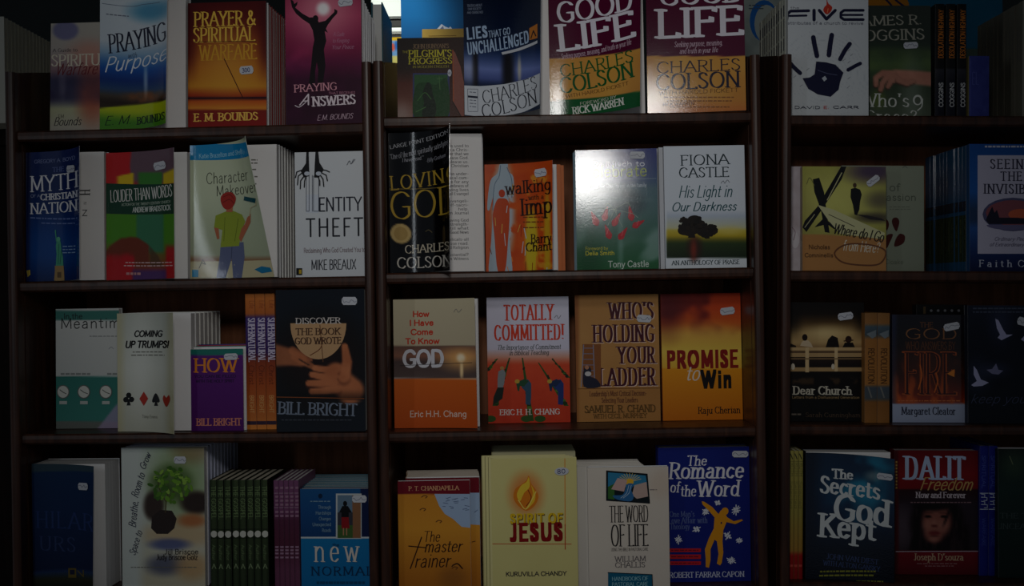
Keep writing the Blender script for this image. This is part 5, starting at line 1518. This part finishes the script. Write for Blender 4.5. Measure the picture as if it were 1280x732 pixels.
def art(A):
    s_ = (166, 164, 150)
    A.text('JAMES R.', 1068, 1152, 19.5, 31.5, s_, 'serif', .15, rot=-2); A.text('COGGINS', 1066, 1155, 37, 50.5, s_, 'serif', .15, rot=-2)
    A.text("Who's", 1076, 1136, 117, 133.5, (206, 208, 200), 'serif', .12); A.ell(1147, 125, 6, 6.5, (206, 208, 200)); A.ell(1147, 125.5, 3.8, 4.6, (96, 104, 88)); A.line([(1153, 124), (1152, 133), (1147, 138)], 1.5, (206, 208, 200), True)
    A.text('Grace?', 1080, 1146, 138, 152, (206, 208, 200), 'serif', .12)
b = book(UR, 1, 1087, 1163.5, 7, 'dark green paperback with a pink reaching hand', art, bgf, y=.028, thick=.02, lean=1.2, mat=GLOSS, st=[(1138, 57, 18, 8, -3)], spine=(40, 50, 40), back=(30, 34, 30))

def bgf(x, y):
    c = grad(y, [(5, (20, 20, 22)), (85, (22, 22, 24)), (87, (60, 60, 68)), (100, (40, 40, 50)), (147, (24, 26, 44))])
    return c
def art(A):
    A.text('DESOLATION HIGHWAY', 1146, 1206, 39, 46, (206, 130, 50), 'sans', .17, rot=-90)
    A.text('COGGINS', 1161, 1191, 115.5, 121.5, (206, 206, 206), 'sans', .17, rot=-90)
spines(UR, 1, (1169, 1210, 3), 5, 'black spine out paperback with orange lettering', 'black spines with orange lettering', art, bgf, y=.03, depth=.12, side=(18, 18, 20), mat=SATIN, gap=.003)

def bgf(x, y):
    c = np.broadcast_to(np.array((52., 60, 130)), x.shape + (3,))
    return mix(c, (84, 92, 160), nz(x, y, 6, 3) * .6)
def art(A):
    A.text('EL', 1215, 1223, 90, 106, (84, 92, 160), 'sans'); A.line([(1213, 74), (1213, 145)], .6, (90, 98, 170))
spines(UR, 1, (1211.5, 1237, 1), 70, 'short dark blue book beside the black spines', None, art, bgf, y=.03, depth=.1, side=(150, 140, 90), mat=SATIN)

def bgf(x, y):
    return grad(y, [(-10, (176, 170, 150)), (150, (150, 146, 130))])
def art(A):
    A.line([(1287, 20), (1288, 60)], 2, (110, 104, 96))
b = book(UR, 1, 1284, 1374, -2, 'pale cream paperback cut off at the right edge of the top shelf', art, bgf, y=.02, thick=.015, lean=0, mat=SATIN, spine=(170, 164, 146))
stack(b, 13, (112, 106, 94), (118, 114, 100), 'pale cream copy at the top right edge', 'pale cream copies at the right edge', thick=.0125, jit=.001, spine_art=[(.5, .8, .36, (110, 104, 96)), (.1, .2, .36, (120, 112, 100))])

# ------------------------------------------------------------------ second shelf
def bgf(x, y):
    c = np.broadcast_to(np.array((190., 176, 178)), x.shape + (3,))
    return mix(c, (226, 220, 226), nz(x, y, 12, 4) * (y > 200))
def art(A):
    A.ell(994, 300, 5, 10, (226, 220, 224)); A.line([(990, 284), (994, 290), (992, 300)], .8, (150, 120, 130), True)
book(UR, 2, 987, 1046, 208, 'pale pink paperback strip showing at the left behind the signpost book', art, bgf, y=.05, thick=.012, lean=1, mat=SATIN)

def bgf(x, y):
    n = nz(x, y, 30, 5)
    c = mix((190, 190, 100), (156, 150, 84), n)
    c = mix(c, (226, 224, 140), blob(x, y, 1050, 250, 46, 30, .9) * .6)
    c = mix(c, (84, 66, 100), blob(x, y, 1092, 214, 30, 13, .8) * .9); c = mix(c, (84, 76, 80), blob(x, y, 1100, 250, 16, 10, .8) * .6)
    c = mix(c, (70, 62, 60), blob(x, y, 1093, 272, 24, 6, .8) * .8)
    return mix(c, (186, 138, 84), sm(-.5, .8, y - (293 - (x - 1005) * .02 + ((x - 1000) / 108) ** 2 * 8)))
def art(A):
    k = (24, 22, 24)
    A.poly([(1016, 224), (1024, 222), (1030, 240), (1034, 270), (1037, 291), (1031, 290), (1026, 262), (1018, 240)], k)
    A.poly([(1006, 276), (1022, 258), (1053, 205), (1058, 208), (1052, 224), (1030, 258), (1008, 290), (1003, 284)], k)
    A.poly([(1018, 284), (1030, 272), (1050, 288), (1042, 286), (1034, 280)], k)
    A.poly([(1022, 256), (1042, 262), (1106, 291), (1104, 299), (1050, 292), (1036, 276)], (206, 204, 160))
    A.line([(1036, 268), (1068, 283)], 1, (90, 86, 70)); A.line([(1034, 250), (1052, 216)], 1.2, (200, 196, 150)); A.line([(1006, 284), (1018, 268)], 1, (180, 176, 140))
    A.ell(1068.3, 231.5, 2.3, 3, (90, 70, 50)); A.poly([(1063.5, 236), (1069, 234.5), (1075, 237), (1077, 243), (1075, 252), (1074, 262), (1071, 269), (1068, 268), (1066, 256), (1063, 246)], k)
    A.poly([(1070, 268), (1084, 269), (1102, 273), (1107, 276), (1088, 274)], (56, 50, 50))
    A.text('Where do I Go', 1042, 1106, 284, 298, (40, 36, 30), 'script', .15, slant=.2, rot=10); A.text('from Here?', 1054, 1100, 301, 315, (226, 216, 196), 'script', .12, slant=.2, rot=4)
    A.text('Nicholas', 1011, 1037, 305.5, 311.5, (96, 66, 40), 'sans', .16); A.text('Comninellis', 1006, 1041, 316, 321.5, (96, 66, 40), 'sans', .16)
    A.line([(1043, 316), (1056, 306), (1080, 305), (1102, 310), (1107, 318), (1098, 330), (1074, 331), (1052, 327), (1043, 316)], 1.8, (120, 78, 50), True)
    A.line([(1008, 230), (1012, 222), (1018, 232)], .7, (120, 120, 80), True)
b = book(UR, 2, 1003, 1107.5, 208, 'yellow and tan paperback with black signpost and a man walking away', art, bgf, y=.02, thick=.014, lean=1, mat=GLOSS, st=[(1091, 226, 18, 8, -38)], spine=(150, 120, 70))

def bgf(x, y):
    return grad(y, [(206, (160, 166, 148)), (338, (146, 152, 136))])
def art(A):
    A.text('Art of', 1084, 1125, 229, 239, (106, 112, 100), 'sans', .11); A.text('Compassion', 1072, 1145, 241.5, 251, (106, 112, 100), 'sans', .11)
    A.lines(1112, 1138, [258, 261], .9, (130, 134, 120), 3)
    m = (84, 34, 32)
    for pts in ([(1120, 289), (1115, 279), (1116, 273), (1121, 272), (1124, 276), (1123, 283)], [(1108, 288), (1111, 282), (1110, 276), (1106, 274)], [(1118, 308), (1120, 298), (1125, 292), (1131, 295), (1129, 304)], [(1108, 310), (1112, 303), (1116, 293), (1110, 293), (1106, 298)]):
        A.blobp(pts, m)
    A.text('Cloake', 1106, 1129, 324, 330, (120, 126, 110), 'sans', .11); A.line([(1128, 210), (1131, 207.5), (1134, 210)], .6, (120, 120, 120), True)
b = book(UR, 2, 1052, 1155, 207, 'pale grey green paperback with dark red petals, half behind the signpost book', art, bgf, y=.05, thick=.012, lean=1, mat=SATIN, spine=(130, 136, 120))

def bgf(x, y):
    c = grad(y, [(180, (34, 92, 160)), (240, (40, 104, 176)), (262, (50, 74, 110)), (275, (50, 74, 110)), (285, (50, 96, 160)), (338, (24, 36, 80))])
    return c
def art(A):
    A.lines(1231, 1300, [182], 2.2, (200, 200, 210), 3)
    A.rect(1222, 194, 1330, 317, (200, 196, 214))
    k = (64, 62, 84)
    A.text('SEEING', 1238, 1290, 199, 211, k, 'serif', .15, gap=.3); A.text('THE', 1251, 1277, 214.5, 226, k, 'serif', .15, gap=.3); A.text('INVISIBLE', 1230, 1298, 230, 242, k, 'serif', .15, gap=.25)
    A.ell(1266, 268, 38, 21, (96, 96, 130)); A.ell(1266, 266, 34, 16, (150, 92, 100)); A.ell(1276, 268, 16, 7, (206, 110, 80))
    A.poly([(1232, 275), (1236, 266), (1240, 258), (1243, 266), (1246, 262), (1249, 272), (1270, 272), (1300, 274), (1300, 280), (1236, 280)], (40, 40, 60)); A.ell(1266, 281, 33, 6.5, (120, 116, 150), 0, 180)
    A.text('Ordinary People', 1243, 1290, 296, 301, (120, 116, 140), 'script', .14, slant=.3); A.text('of Extraordinary Faith', 1237, 1295, 303, 308, (120, 116, 140), 'script', .14, slant=.3)
    A.text('Faith Cook', 1224, 1310, 325, 333.5, (200, 204, 220), 'serif', .14, gap=.5)
b = book(UR, 2, 1212, 1322, 180, 'blue paperback with lavender panel and an oval dusk lake', art, bgf, y=.02, thick=.014, lean=1, mat=SATIN, spine=(40, 84, 130))
stack(b, 12, (30, 70, 110), (44, 92, 128), 'blue copy in the lake book pile', 'copies stacked behind the lake book', jit=.0016, mat=GLOSS, spine_art=[(.08, .45, .02, (56, 70, 50)), (.48, .56, .02, (30, 50, 66)), (.15, .42, .4, (140, 140, 90))])

# ------------------------------------------------------------------ third shelf
def bgf(x, y):
    c = grad(y, [(377, (26, 22, 22)), (392, (40, 32, 26)), (402, (96, 74, 46)), (416, (190, 160, 110)), (428, (200, 170, 120)), (436, (150, 120, 84)), (446, (60, 46, 40)), (462, (30, 26, 26)), (524, (22, 22, 24))])
    c = mix(c, (24, 20, 20), (1 - sm(990, 1008, x)) * (1 - sm(400, 430, y)) * .7 + sm(1062, 1080, x) * (1 - sm(400, 430, y)) * .7)
    c = mix(c, (236, 214, 160), blob(x, y, 1034, 416, 24, 8, .9) * .7)
    return mix(c, (110, 84, 56), sm(.5, .65, nz(x, y, 12, 6)) * sm(470, 474, y) * (1 - sm(478, 482, y)) * .6)
def art(A):
    wd = (206, 176, 130)
    A.poly([(1000, 432), (1003, 426), (1010, 425), (1014, 429), (1016, 434)], (216, 196, 166)); A.ell(1006, 421.5, 3.4, 4.2, (44, 30, 24))
    A.poly([(1032, 434), (1035, 424), (1040, 419), (1047, 422), (1049, 434)], (34, 26, 24)); A.poly([(1053, 434), (1056, 428), (1066, 428), (1069, 435)], (34, 26, 24)); A.ell(1060.5, 424, 4, 4.4, (56, 34, 26)); A.line([(1055, 426), (1066, 425)], 1.4, (70, 46, 34))
    A.poly([(988, 429), (995, 432), (995, 434), (988, 434)], (50, 36, 30))
    A.rect(988, 434, 1080, 438, wd); A.rect(988, 441, 1080, 446, (190, 160, 116)); A.rect(988, 459, 1080, 464, (186, 156, 112))
    A.rect(1006.5, 434, 1011, 465, (220, 194, 150)); A.rect(1043, 434, 1047, 464, (220, 194, 150))
    A.rect(988, 447.5, 1080, 449, (150, 124, 90)); A.ell(1041, 458, 2, 3.5, (220, 210, 190)); A.ell(991, 458, 2.4, 4, (220, 210, 190))
    A.text('Dear Church', 991.5, 1064, 482.5, 493, (206, 200, 184), 'serif', .18)
    A.text('Letters from a Disillusioned Generation', 990, 1074, 494.5, 498, (176, 150, 110), 'sans')
    A.text('Sarah Cunningham', 1007, 1075, 515.5, 521, (96, 80, 66), 'serif', .15); A.lines(989, 1001, [516.5], 2, (120, 110, 100), 2)
b = book(UR, 3, 986, 1080, 377.5, 'black and sepia paperback with people seated on a pale bench', art, bgf, y=.045, thick=.014, lean=1, mat=SATIN, st=[(1056.5, 395, 19, 9, -8)], spine=(26, 22, 22))

def bgf(x, y):
    c = grad(y, [(391, (150, 110, 66)), (404, (160, 116, 68)), (408, (90, 106, 116)), (418, (76, 90, 100)), (424, (170, 120, 66)), (480, (176, 124, 66)), (484, (86, 96, 106)), (498, (90, 96, 100)), (502, (150, 104, 56)), (524, (160, 112, 60))])
    return c
def art(A):
    A.text('REVOLUTION', 1067, 1111, 453, 461.5, (84, 56, 34), 'sans', .14, rot=90)
    A.poly([(1083, 417), (1090, 423), (1095, 420), (1095, 412)], (130, 140, 146)); A.line([(1085, 484), (1089, 496)], 2, (130, 130, 126))
spines(UR, 3, (1081, 1112.5, 2), 391, 'tan spine out book with grey blue patches', 'tan spines with grey blue patches', art, bgf, y=.03, depth=.12, side=(150, 104, 56), mat=SATIN)

def bgf(x, y):
    c = grad(y, [(393, (30, 26, 40)), (430, (24, 20, 26)), (470, (56, 26, 20)), (492, (120, 44, 24)), (503, (150, 56, 26)), (505, (176, 184, 206)), (524, (170, 178, 200))])
    fl = sm(.5, .75, nz(x, y * .4, 10, 7)) * sm(440, 495, y) * (1 - sm(503, 505, y))
    c = mix(c, (196, 96, 36), fl); c = mix(c, (60, 70, 110), (1 - sm(1117, 1124, x)) * (y < 504) * .6)
    return mix(c, (150, 70, 30), blob(x, y, 1160, 460, 36, 36, .9) * (y < 503) * .35)
def art(A):
    br = (130, 84, 50)
    A.text('THE', 1150, 1166, 402.5, 409, br, 'serif', .14)
    A.text('GOD', 1132, 1196, 410.5, 423.5, (150, 104, 66), 'serif', .12); A.text('WHO ANSWERS BY', 1132, 1194, 426.5, 437, (110, 70, 44), 'sans', .12)
    A.text('FIRE', 1131, 1195, 439.5, 493.5, (170, 88, 40), 'serif', .16); A.text('FIRE', 1131.8, 1194.2, 440.5, 492.5, (70, 26, 22), 'serif', .09)
    A.poly([(1184, 467), (1193, 461), (1193, 471), (1188, 469)], (220, 140, 50)); A.line([(1148, 486), (1152, 470), (1150, 456)], 1.6, (206, 110, 40), True); A.line([(1168, 490), (1172, 476), (1170, 466)], 1.6, (206, 110, 40), True)
    A.lines(1122, 1200, [500], 1.4, (206, 120, 70), 3)
    A.text('Margaret Cleator', 1127, 1194, 508.5, 518, (34, 38, 66), 'serif', .15)
b = book(UR, 3, 1115.5, 1206.5, 393, 'dark fiery paperback with white foot band, beside the tan spines', art, bgf, y=.035, thick=.014, lean=1.2, mat=GLOSS, st=[(1189, 408, 20, 9, -12)], spine=(40, 44, 70), back=(20, 20, 24))
def bgf(x, y):
    return np.broadcast_to(np.array((20., 18, 20)), x.shape + (3,))
def art(A):
    for k in range(6): A.layer = 1; A.ell(1164 + k * 8.6, 388, 1.7, 1.6, (120, 120, 124))
    A.rect(1154, 383, 1157, 392, (90, 74, 50))
book(UR, 3, 1146, 1209, 380.5, 'black book with a row of pale dots along its top, behind the fiery book', art, bgf, y=.058, thick=.02, lean=1, mat=SATIN, spine=(24, 22, 24), back=(20, 18, 20))

def bgf(x, y):
    c = grad(y, [(382, (34, 44, 62)), (420, (26, 34, 50)), (526, (24, 32, 44))])
    c = mix(c, (90, 96, 130), (blob(x, y, 1250, 404, 12, 22, .9) + blob(x, y, 1222, 470, 14, 18, .9) + blob(x, y, 1246, 462, 14, 8, .9)) * .35); return c
def art(A):
    d = (176, 176, 206)
    A.poly([(1244, 398), (1248, 400), (1254, 412), (1258, 418), (1266, 418), (1258, 422), (1252, 425), (1247, 422), (1250, 418), (1246, 410)], d)
    A.poly([(1217, 457), (1221, 462), (1226, 474), (1236, 478), (1228, 482), (1217, 483), (1214, 481), (1221, 476), (1217, 468)], d)
    A.poly([(1233, 462), (1240, 461), (1245, 454), (1248, 462), (1254, 463), (1248, 468), (1240, 467)], (130, 130, 160)); A.poly([(1276, 424), (1284, 416), (1290, 424), (1282, 428)], d)
    A.lines(1216, 1282, [384.5, 389], 1.6, (84, 92, 110), 5)
    A.text('keep yours', 1214, 1300, 492, 504, (84, 90, 116), 'script', .07, slant=.35)
b = book(UR, 3, 1210, 1312, 381.5, 'dark navy paperback with white flying doves', art, bgf, y=.022, thick=.014, lean=1, mat=SATIN, st=[(1279, 402, 16, 10, 15)], spine=(30, 36, 50))

# ------------------------------------------------------------------ fourth shelf
def bgf(x, y):
    return grad(y, [(562, (176, 168, 96)), (640, (170, 158, 84)), (688, (180, 140, 70)), (694, (176, 40, 36)), (720, (160, 30, 34))])
def art(A):
    A.line([(988, 567), (990.5, 573)], 1.3, (60, 60, 50)); A.text('TRUTH', 980, 1000, 582, 587, (110, 110, 64), 'sans', rot=90); A.text('Selected', 972, 1006, 616, 620, (120, 116, 66), 'sans', rot=90); A.lines(987, 991, [705], 3, (206, 90, 80), 2)
spines(UR, 4, (987, 1004, 3), 563, 'thin yellow booklet with red foot', 'thin yellow booklets with red feet', art, bgf, y=.02, depth=.12, side=(170, 160, 90), paper='w', mat=SATIN)

def bgf(x, y):
    n = nz(x, y, 36, 7)
    c = grad(y, [(568, (20, 50, 78)), (610, (20, 62, 94)), (650, (18, 46, 78)), (690, (16, 30, 50)), (740, (16, 26, 40))])
    c = mix(c, (40, 150, 180), sm(.45, .75, n) * blob(x, y, 1088, 606, 44, 44, .8) * .9); c = mix(c, (196, 206, 196), blob(x, y, 1092, 596, 10, 6, .8) * .5)
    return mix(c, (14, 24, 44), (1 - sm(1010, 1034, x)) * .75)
def art(A):
    wv = (216, 220, 220)
    A.text('The', 1040.5, 1066, 588, 600, wv, 'serif', .2); A.text('Secrets', 1026, 1099.5, 599.5, 621, wv, 'serif', .18, rot=3); A.text('God', 1044, 1111, 622, 655, wv, 'serif', .18, rot=3); A.text('Kept', 1025.5, 1094, 645, 674, wv, 'serif', .18, rot=2)
    A.text('JOHN VAN DIEST', 1033, 1098, 696, 702.5, (72, 88, 130), 'serif', .15, rot=4); A.text('WITH ALTON GANSKY', 1029, 1100, 704.5, 710.5, (72, 88, 130), 'serif', .15, rot=4)
    A.lines(1025, 1096, [713.5], 2, (150, 150, 60), 4); A.lines(1024, 1092, [718.5], 2, (150, 150, 60), 5); A.lines(1070, 1104, [726], 2, (150, 150, 60), 6)
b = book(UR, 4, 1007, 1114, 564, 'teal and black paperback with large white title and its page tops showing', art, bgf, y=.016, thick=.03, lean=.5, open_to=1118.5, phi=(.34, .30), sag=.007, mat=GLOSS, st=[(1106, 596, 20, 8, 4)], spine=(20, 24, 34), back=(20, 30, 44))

def bgf(x, y):
    c = grad(y, [(562, (120, 24, 34)), (592, (150, 30, 40)), (610, (140, 26, 36)), (612, (60, 26, 34)), (630, (60, 48, 60)), (687, (56, 44, 50)), (689, (140, 30, 46)), (716, (110, 26, 40))])
    ph = sm(624, 632, y) * (1 - sm(687.5, 688.2, y))
    c = mix(c, (110, 96, 106), blob(x, y, 1126, 660, 16, 26, .8) * ph * .7)
    hair = np.maximum(blob(x, y, 1172, 654, 33, 36, .2), sm(1140, 1146, x + (y - 660) * .25) * (1 - sm(1206, 1214, x - (y - 660) * .1)) * sm(650, 660, y))
    c = mix(c, mix((30, 20, 24), (60, 44, 46), sm(.5, .8, nz(x * 3, y * .5, 12, 5))), hair * ph)
    c = mix(c, (156, 100, 88), np.maximum(blob(x, y, 1171, 651, 18, 22, .3), blob(x, y, 1168, 664, 13, 14, .35)) * ph)
    c = mix(c, (190, 136, 118), (blob(x, y, 1160, 656, 6, 6, .9) + blob(x, y, 1178, 656, 7, 6, .9) + blob(x, y, 1168, 654, 2.4, 6, .8) + blob(x, y, 1167, 674, 6, 3, .8)) * ph * .5)
    c = mix(c, (96, 56, 50), (blob(x, y, 1160, 641, 6, 1.4, .5) + blob(x, y, 1180, 641, 6, 1.4, .5) + blob(x, y, 1168, 670, 5, 1, .8)) * ph * .7)
    c = mix(c, (40, 26, 28), (blob(x, y, 1160, 645.5, 4.2, 1.9, .4) + blob(x, y, 1180, 645.5, 4.4, 1.9, .4)) * ph); c = mix(c, (120, 66, 60), blob(x, y, 1168, 657, 4, 2, .5) * ph)
    c = mix(c, (130, 56, 58), blob(x, y, 1168, 666, 7, 2.6, .4) * ph); c = mix(c, (28, 20, 24), np.maximum(blob(x, y, 1166, 629, 24, 9, .4), (1 - sm(1, 3, np.abs(x - 1186 + (y - 640) * .4))) * (1 - sm(650, 662, y)) * sm(634, 636, y) * .6) * ph)
    return mix(c, (90, 24, 30), 1 - sm(1121, 1125, x))
def art(A):
    A.text('DALIT', 1131.5, 1206, 570, 599, (196, 210, 236), 'bserif', .2) 
    A.text('Freedom', 1151, 1219, 596, 613, (206, 170, 110), 'script', .1, slant=.4)
    A.text('Now and Forever', 1145, 1207, 614.5, 622, (214, 200, 206), 'serif', .16); A.lines(1138, 1214, [627], 1.2, (150, 120, 126), 4)
    A.line([(1120, 689), (1223, 688.5)], 1, (196, 180, 190))
    A.text("Joseph D'souza", 1142, 1204, 691.5, 700, (206, 176, 146), 'serif', .15); A.lines(1146, 1198, [703.5], 1, (176, 130, 130), 2); A.lines(1156, 1192, [706.5], 1, (176, 130, 130), 3)
    for yy in range(576, 610, 4): A.rect(1119.5, yy, 1121.5, yy + 2.4, (190, 150, 80)); A.layer = 2
b = book(UR, 4, 1118.5, 1224, 562.5, 'dark red paperback with a child face in its photo panel', art, bgf, y=.05, thick=.026, lean=.5, mat=SATIN, spine=(110, 24, 34), back=(90, 24, 30))

def bgf(x, y):
    return mix((40, 52, 150), (32, 42, 130), nz(x, y, 20, 3))
def art(A):
    A.text('SPIRITUAL', 1209, 1250, 587, 592, (96, 110, 190), 'sans', .14, rot=90)
    for xx, yy in ((1226.5, 617), (1229.5, 621), (1226.5, 626), (1230, 630)): A.line([(xx, yy), (xx + 4, yy + .5), (xx + 4, yy + 4), (xx, yy + 4)], .9, (196, 204, 226))
    A.line([(1225, 616), (1235, 616)], 1, (196, 204, 226)); A.line([(1225, 636), (1235, 636)], 1, (196, 204, 226))
    A.text('WARFARE', 1212, 1247, 662, 667, (84, 98, 180), 'sans', .14, rot=90)
spines(UR, 4, (1224.5, 1247, 2), 557, 'blue spine out book with a white squared emblem', 'blue spines with white emblems', art, bgf, y=.045, depth=.12, side=(30, 40, 120), mat=SATIN)

def bgf(x, y):
    c = grad(y, [(562, (36, 50, 46)), (610, (40, 66, 62)), (716, (26, 46, 44))])
    return mix(c, (90, 110, 84), blob(x, y, 1268, 580, 14, 16, .9) * .5)
def art(A):
    A.text('THE TEN', 1250, 1300, 641, 647.5, (84, 96, 96), 'serif', .15); A.text('UNCEASING', 1246, 1306, 654, 661, (84, 96, 96), 'serif', .15); A.line([(1262, 570), (1266, 580)], 1, (130, 140, 110))
book(UR, 4, 1248, 1330, 561, 'dark green paperback cut off at the bottom right edge', art, bgf, y=.03, thick=.02, lean=1, mat=SATIN, spine=(30, 40, 40))

# ================================================================== BEHIND THE BOOKCASES: a low counter with display books
def W3(px, py, y):
    k = (D + y) / D * S
    dx, dy = px - 640, py - 366
    return ((dx * CR - dy * SR) * k, (-(dx * SR + dy * CR)) * k + ZC)
CT = ZC + 0.33
ctr = empty('display_counter', Matrix.Translation((0, .75, 0)))
m = MB().box(-1.45, 1.45, -.36, .36, CT - .03, CT); m.build('counter_top', COUNTER, ctr)
m = MB().box(-1.42, 1.42, -.34, .34, .06, CT - .03).box(-1.4, 1.4, -.31, .31, 0, .06); m.build('counter_body', COUNTER, ctr)
tag(ctr, 'dark wooden counter behind the bookcases carrying the display books', 'counter')

def standing(px0, px1, py, y, depth, label, art, bgf, mat=SATIN, paper='w', side=(40, 60, 80), lean=0, name='paperback_book', cat='book'):
    x0, zt = W3(px0, py, y); x1, _ = W3(px1, py, y)
    b = Book(); b.w, b.h, b.t = x1 - x0, zt - CT - .0004, depth
    b.M = Matrix.Translation((x0, y, CT + .0004))
    root = empty(name, b.M)
    tag(root, label, cat)
    mf = lambda uu, v, off: (uu * b.w, -off, (1 - v) * b.h)
    A = Art([proj(b.M @ Vector(mf(p, q, 0))) for p, q in ((0, 0), (1, 0), (1, 1), (0, 1))], mf, False)
    A.bg(bgf); art(A); A.build('front_cover', mat, root)
    MB().box(.001, b.w - .001, .0008, depth - .0008, .001, b.h - .001).build('page_block', colmap(paper), root)
    MB().box(0, .0007, .0006, depth, 0, b.h, side).box(0, b.w, depth, depth + .0006, 0, b.h, side).build('back_cover', mat, root, True)
    return b

# big blue picture book and the yellow book in front of it
def bgf(x, y):
    c = grad(y, [(-60, (10, 96, 150)), (20, (8, 104, 160)), (50, (16, 78, 130)), (90, (20, 60, 100))])
    return mix(c, (10, 124, 176), nz(x, y, 60, 4) * .5)
def art(A):
    A.poly([(546, 36.5), (552, 30), (556, 33), (561, 35), (563, 33), (566, 37), (566, 40), (545, 40)], (196, 200, 210)); A.poly([(550, 36), (554, 32), (555, 37)], (110, 120, 150))
standing(500, 584, -55, .55, .02, 'tall bright blue book with a small snowy peak, behind the small brown book', art, bgf, side=(10, 80, 130))
def bgf(x, y):
    return mix((206, 176, 96), (190, 156, 80), nz(x, y, 20, 4))
def art(A):
    A.line([(536, 45), (570, 44.5)], .8, (140, 110, 50))
standing(527.5, 584, 36.5, .5, .02, 'yellow topped book in front of the tall blue book', art, bgf, side=(180, 150, 80))

# white rolls in the bright gap; dark slabs stand in for the shade between
def rollx(name, x0, x1, y, py0, py1, mat, label, cat, z0=None):
    a, zt = W3(x0, py0, y); b_, zb = W3(x1, py1, y)
    r = (zt - zb) / 2
    if z0 is not None: zb = z0; zt = zb + 2 * r
    pts = [(y + r + r * math.cos(2 * math.pi * i / 24), (zt + zb) / 2 + r * math.sin(2 * math.pi * i / 24)) for i in range(24)]
    m = MB(); m.prism(pts, 'x', a, b_)
    o = m.build(name, mat); tag(o, label, cat)
    return zt
def flat(name, x0, x1, y, dp, py0, z0, mat, label, cat):
    a, zt = W3(x0, py0, y); b_, _ = W3(x1, py0, y)
    e = min(.004, (zt - z0) / 3)
    m = MB(); m.prism([(y, z0 + e), (y + e, z0), (y + dp, z0), (y + dp, zt), (y + e, zt), (y, zt - e)], 'x', a, b_)
    o = m.build(name, mat); tag(o, label, cat)
    return zt
def bgf(x, y):
    c = np.broadcast_to(np.array((120., 160, 200)), x.shape + (3,))
    c = mix(c, (216, 180, 40), 1 - sm(50, 51, y)); c = mix(c, (220, 100, 70), blob(x, y, 491, 59, 2.6, 5, .3)); c = mix(c, (40, 110, 180), blob(x, y, 495, 57, 2, 6, .4))
    return mix(c, (206, 196, 120), sm(69, 71, y))
pb = standing(470, 512, 47, .60, .14, 'yellow edged picture pack low in the bright gap above the left post', lambda A: None, bgf, side=(200, 170, 60), name='picture_pack', cat='picture pack')
z = CT + .0008 + pb.h
z = flat('shade_slab', 468, 513, .61, .12, 43, z, SHADESLAB, 'dark slab standing in for shade on the yellow edged picture pack', 'shade slab')
z = flat('paper_ream', 468, 513, .605, .12, 34.5, z + .0003, WHITEROLL, 'thin white paper ream between the two dark slabs', 'paper')
z = flat('shade_slab', 466, 514, .61, .12, 24, z + .0003, SHADESLAB, 'thick dark slab standing in for shade below the big white bundle', 'shade slab')
z = flat('paper_ream', 464, 516, .605, .12, -6, z + .0003, WHITEROLL, 'big white paper bundle on top in the bright gap', 'paper')

# teal poster-like book far back on the right, and the stacks seen over the side panels
def bgf(x, y):
    c = grad(y, [(-60, (20, 120, 150)), (60, (24, 104, 136)), (61, (110, 96, 70)), (120, (96, 84, 64))])
    return mix(c, (40, 150, 180), nz(x, y, 50, 7) * .5)
def art(A):
    A.blobp([(1086, -14), (1120, -16), (1136, 4), (1128, 10), (1100, 12), (1086, 8)], (206, 140, 40)); A.line([(1098, -8), (1110, 2), (1118, 12)], 2.5, (50, 50, 90), True); A.line([(1108, -10), (1122, 2), (1130, 8)], 2.5, (50, 50, 90), True)
standing(1040, 1252, -60, .62, .02, 'wide teal display book with an orange figure, behind the black spines', art, bgf, side=(20, 100, 130))
def bgf(x, y):
    return mix((150, 160, 156), (176, 184, 180), nz(x, y, 12, 4))
def art(A):
    A.ell(955, 26, 18, 26, (30, 110, 180)); A.ell(958, 30, 15, 24, (170, 178, 172)); A.lines(936, 956, [6, 10], 1.5, (90, 100, 110), 3)
standing(928, 990, -50, .5, .02, 'pale book with a blue arc, behind the handprint book pile', art, bgf, side=(140, 150, 150))

x0, zt = W3(62, 52, .52)
proto = None
for k in range(13):
    M = Matrix.Translation((x0 - .15 + random.uniform(-.0004, .0004), .32 + k * .0155, CT + .0003))
    if proto is None:
        proto = empty('paperback_book', M)
        hh = zt - CT
        MB().box(0, .15, 0, .0006, 0, hh, (190, 188, 176)).box(0, .15, .0144, .015, 0, hh, (196, 192, 170)).box(0, .0006, .0006, .0144, 0, hh, (180, 178, 160)).build('cover', SATIN, proto, True)
        MB().box(.0008, .149, .0008, .0142, .0006, hh - .001).build('page_block', CREAM, proto)
        o = proto
    else:
        o = copy_tree(proto); o.matrix_world = M
    tag(o, 'cream edged book in the pile at the top left corner, %s from the front' % ORD[k], 'book', 'cream edged pile at the top left corner')

# teal hardback shelved fore-edge out behind the left post, its side facing the bright gap
x0, zt = W3(464, 3, .30); x1, _ = W3(478, 3, .30)
hh, ww = zt - CT - .0004, x1 - x0
t = empty('hardback_book', Matrix.Translation((x0, .30, CT + .0004)))
MB().box(0, .0022, 0, .155, 0, hh, (24, 84, 100)).box(ww - .0022, ww, 0, .155, 0, hh, (24, 84, 100)).box(0, ww, .155, .1572, 0, hh, (24, 84, 100)).build('cover', SATIN, t, True)
m = MB().box(.0024, ww - .0024, .003, .154, .003, hh - .003)
m.v = [(p[1], p[0], p[2]) for p in m.v]
pgb = MB(); pgb.box(.0024, ww - .0024, .003, .154, .003, hh - .003).build('page_block', PAPER, t)
tag(t, 'teal hardback with pale page edge beside the bright gap above the left post', 'book')
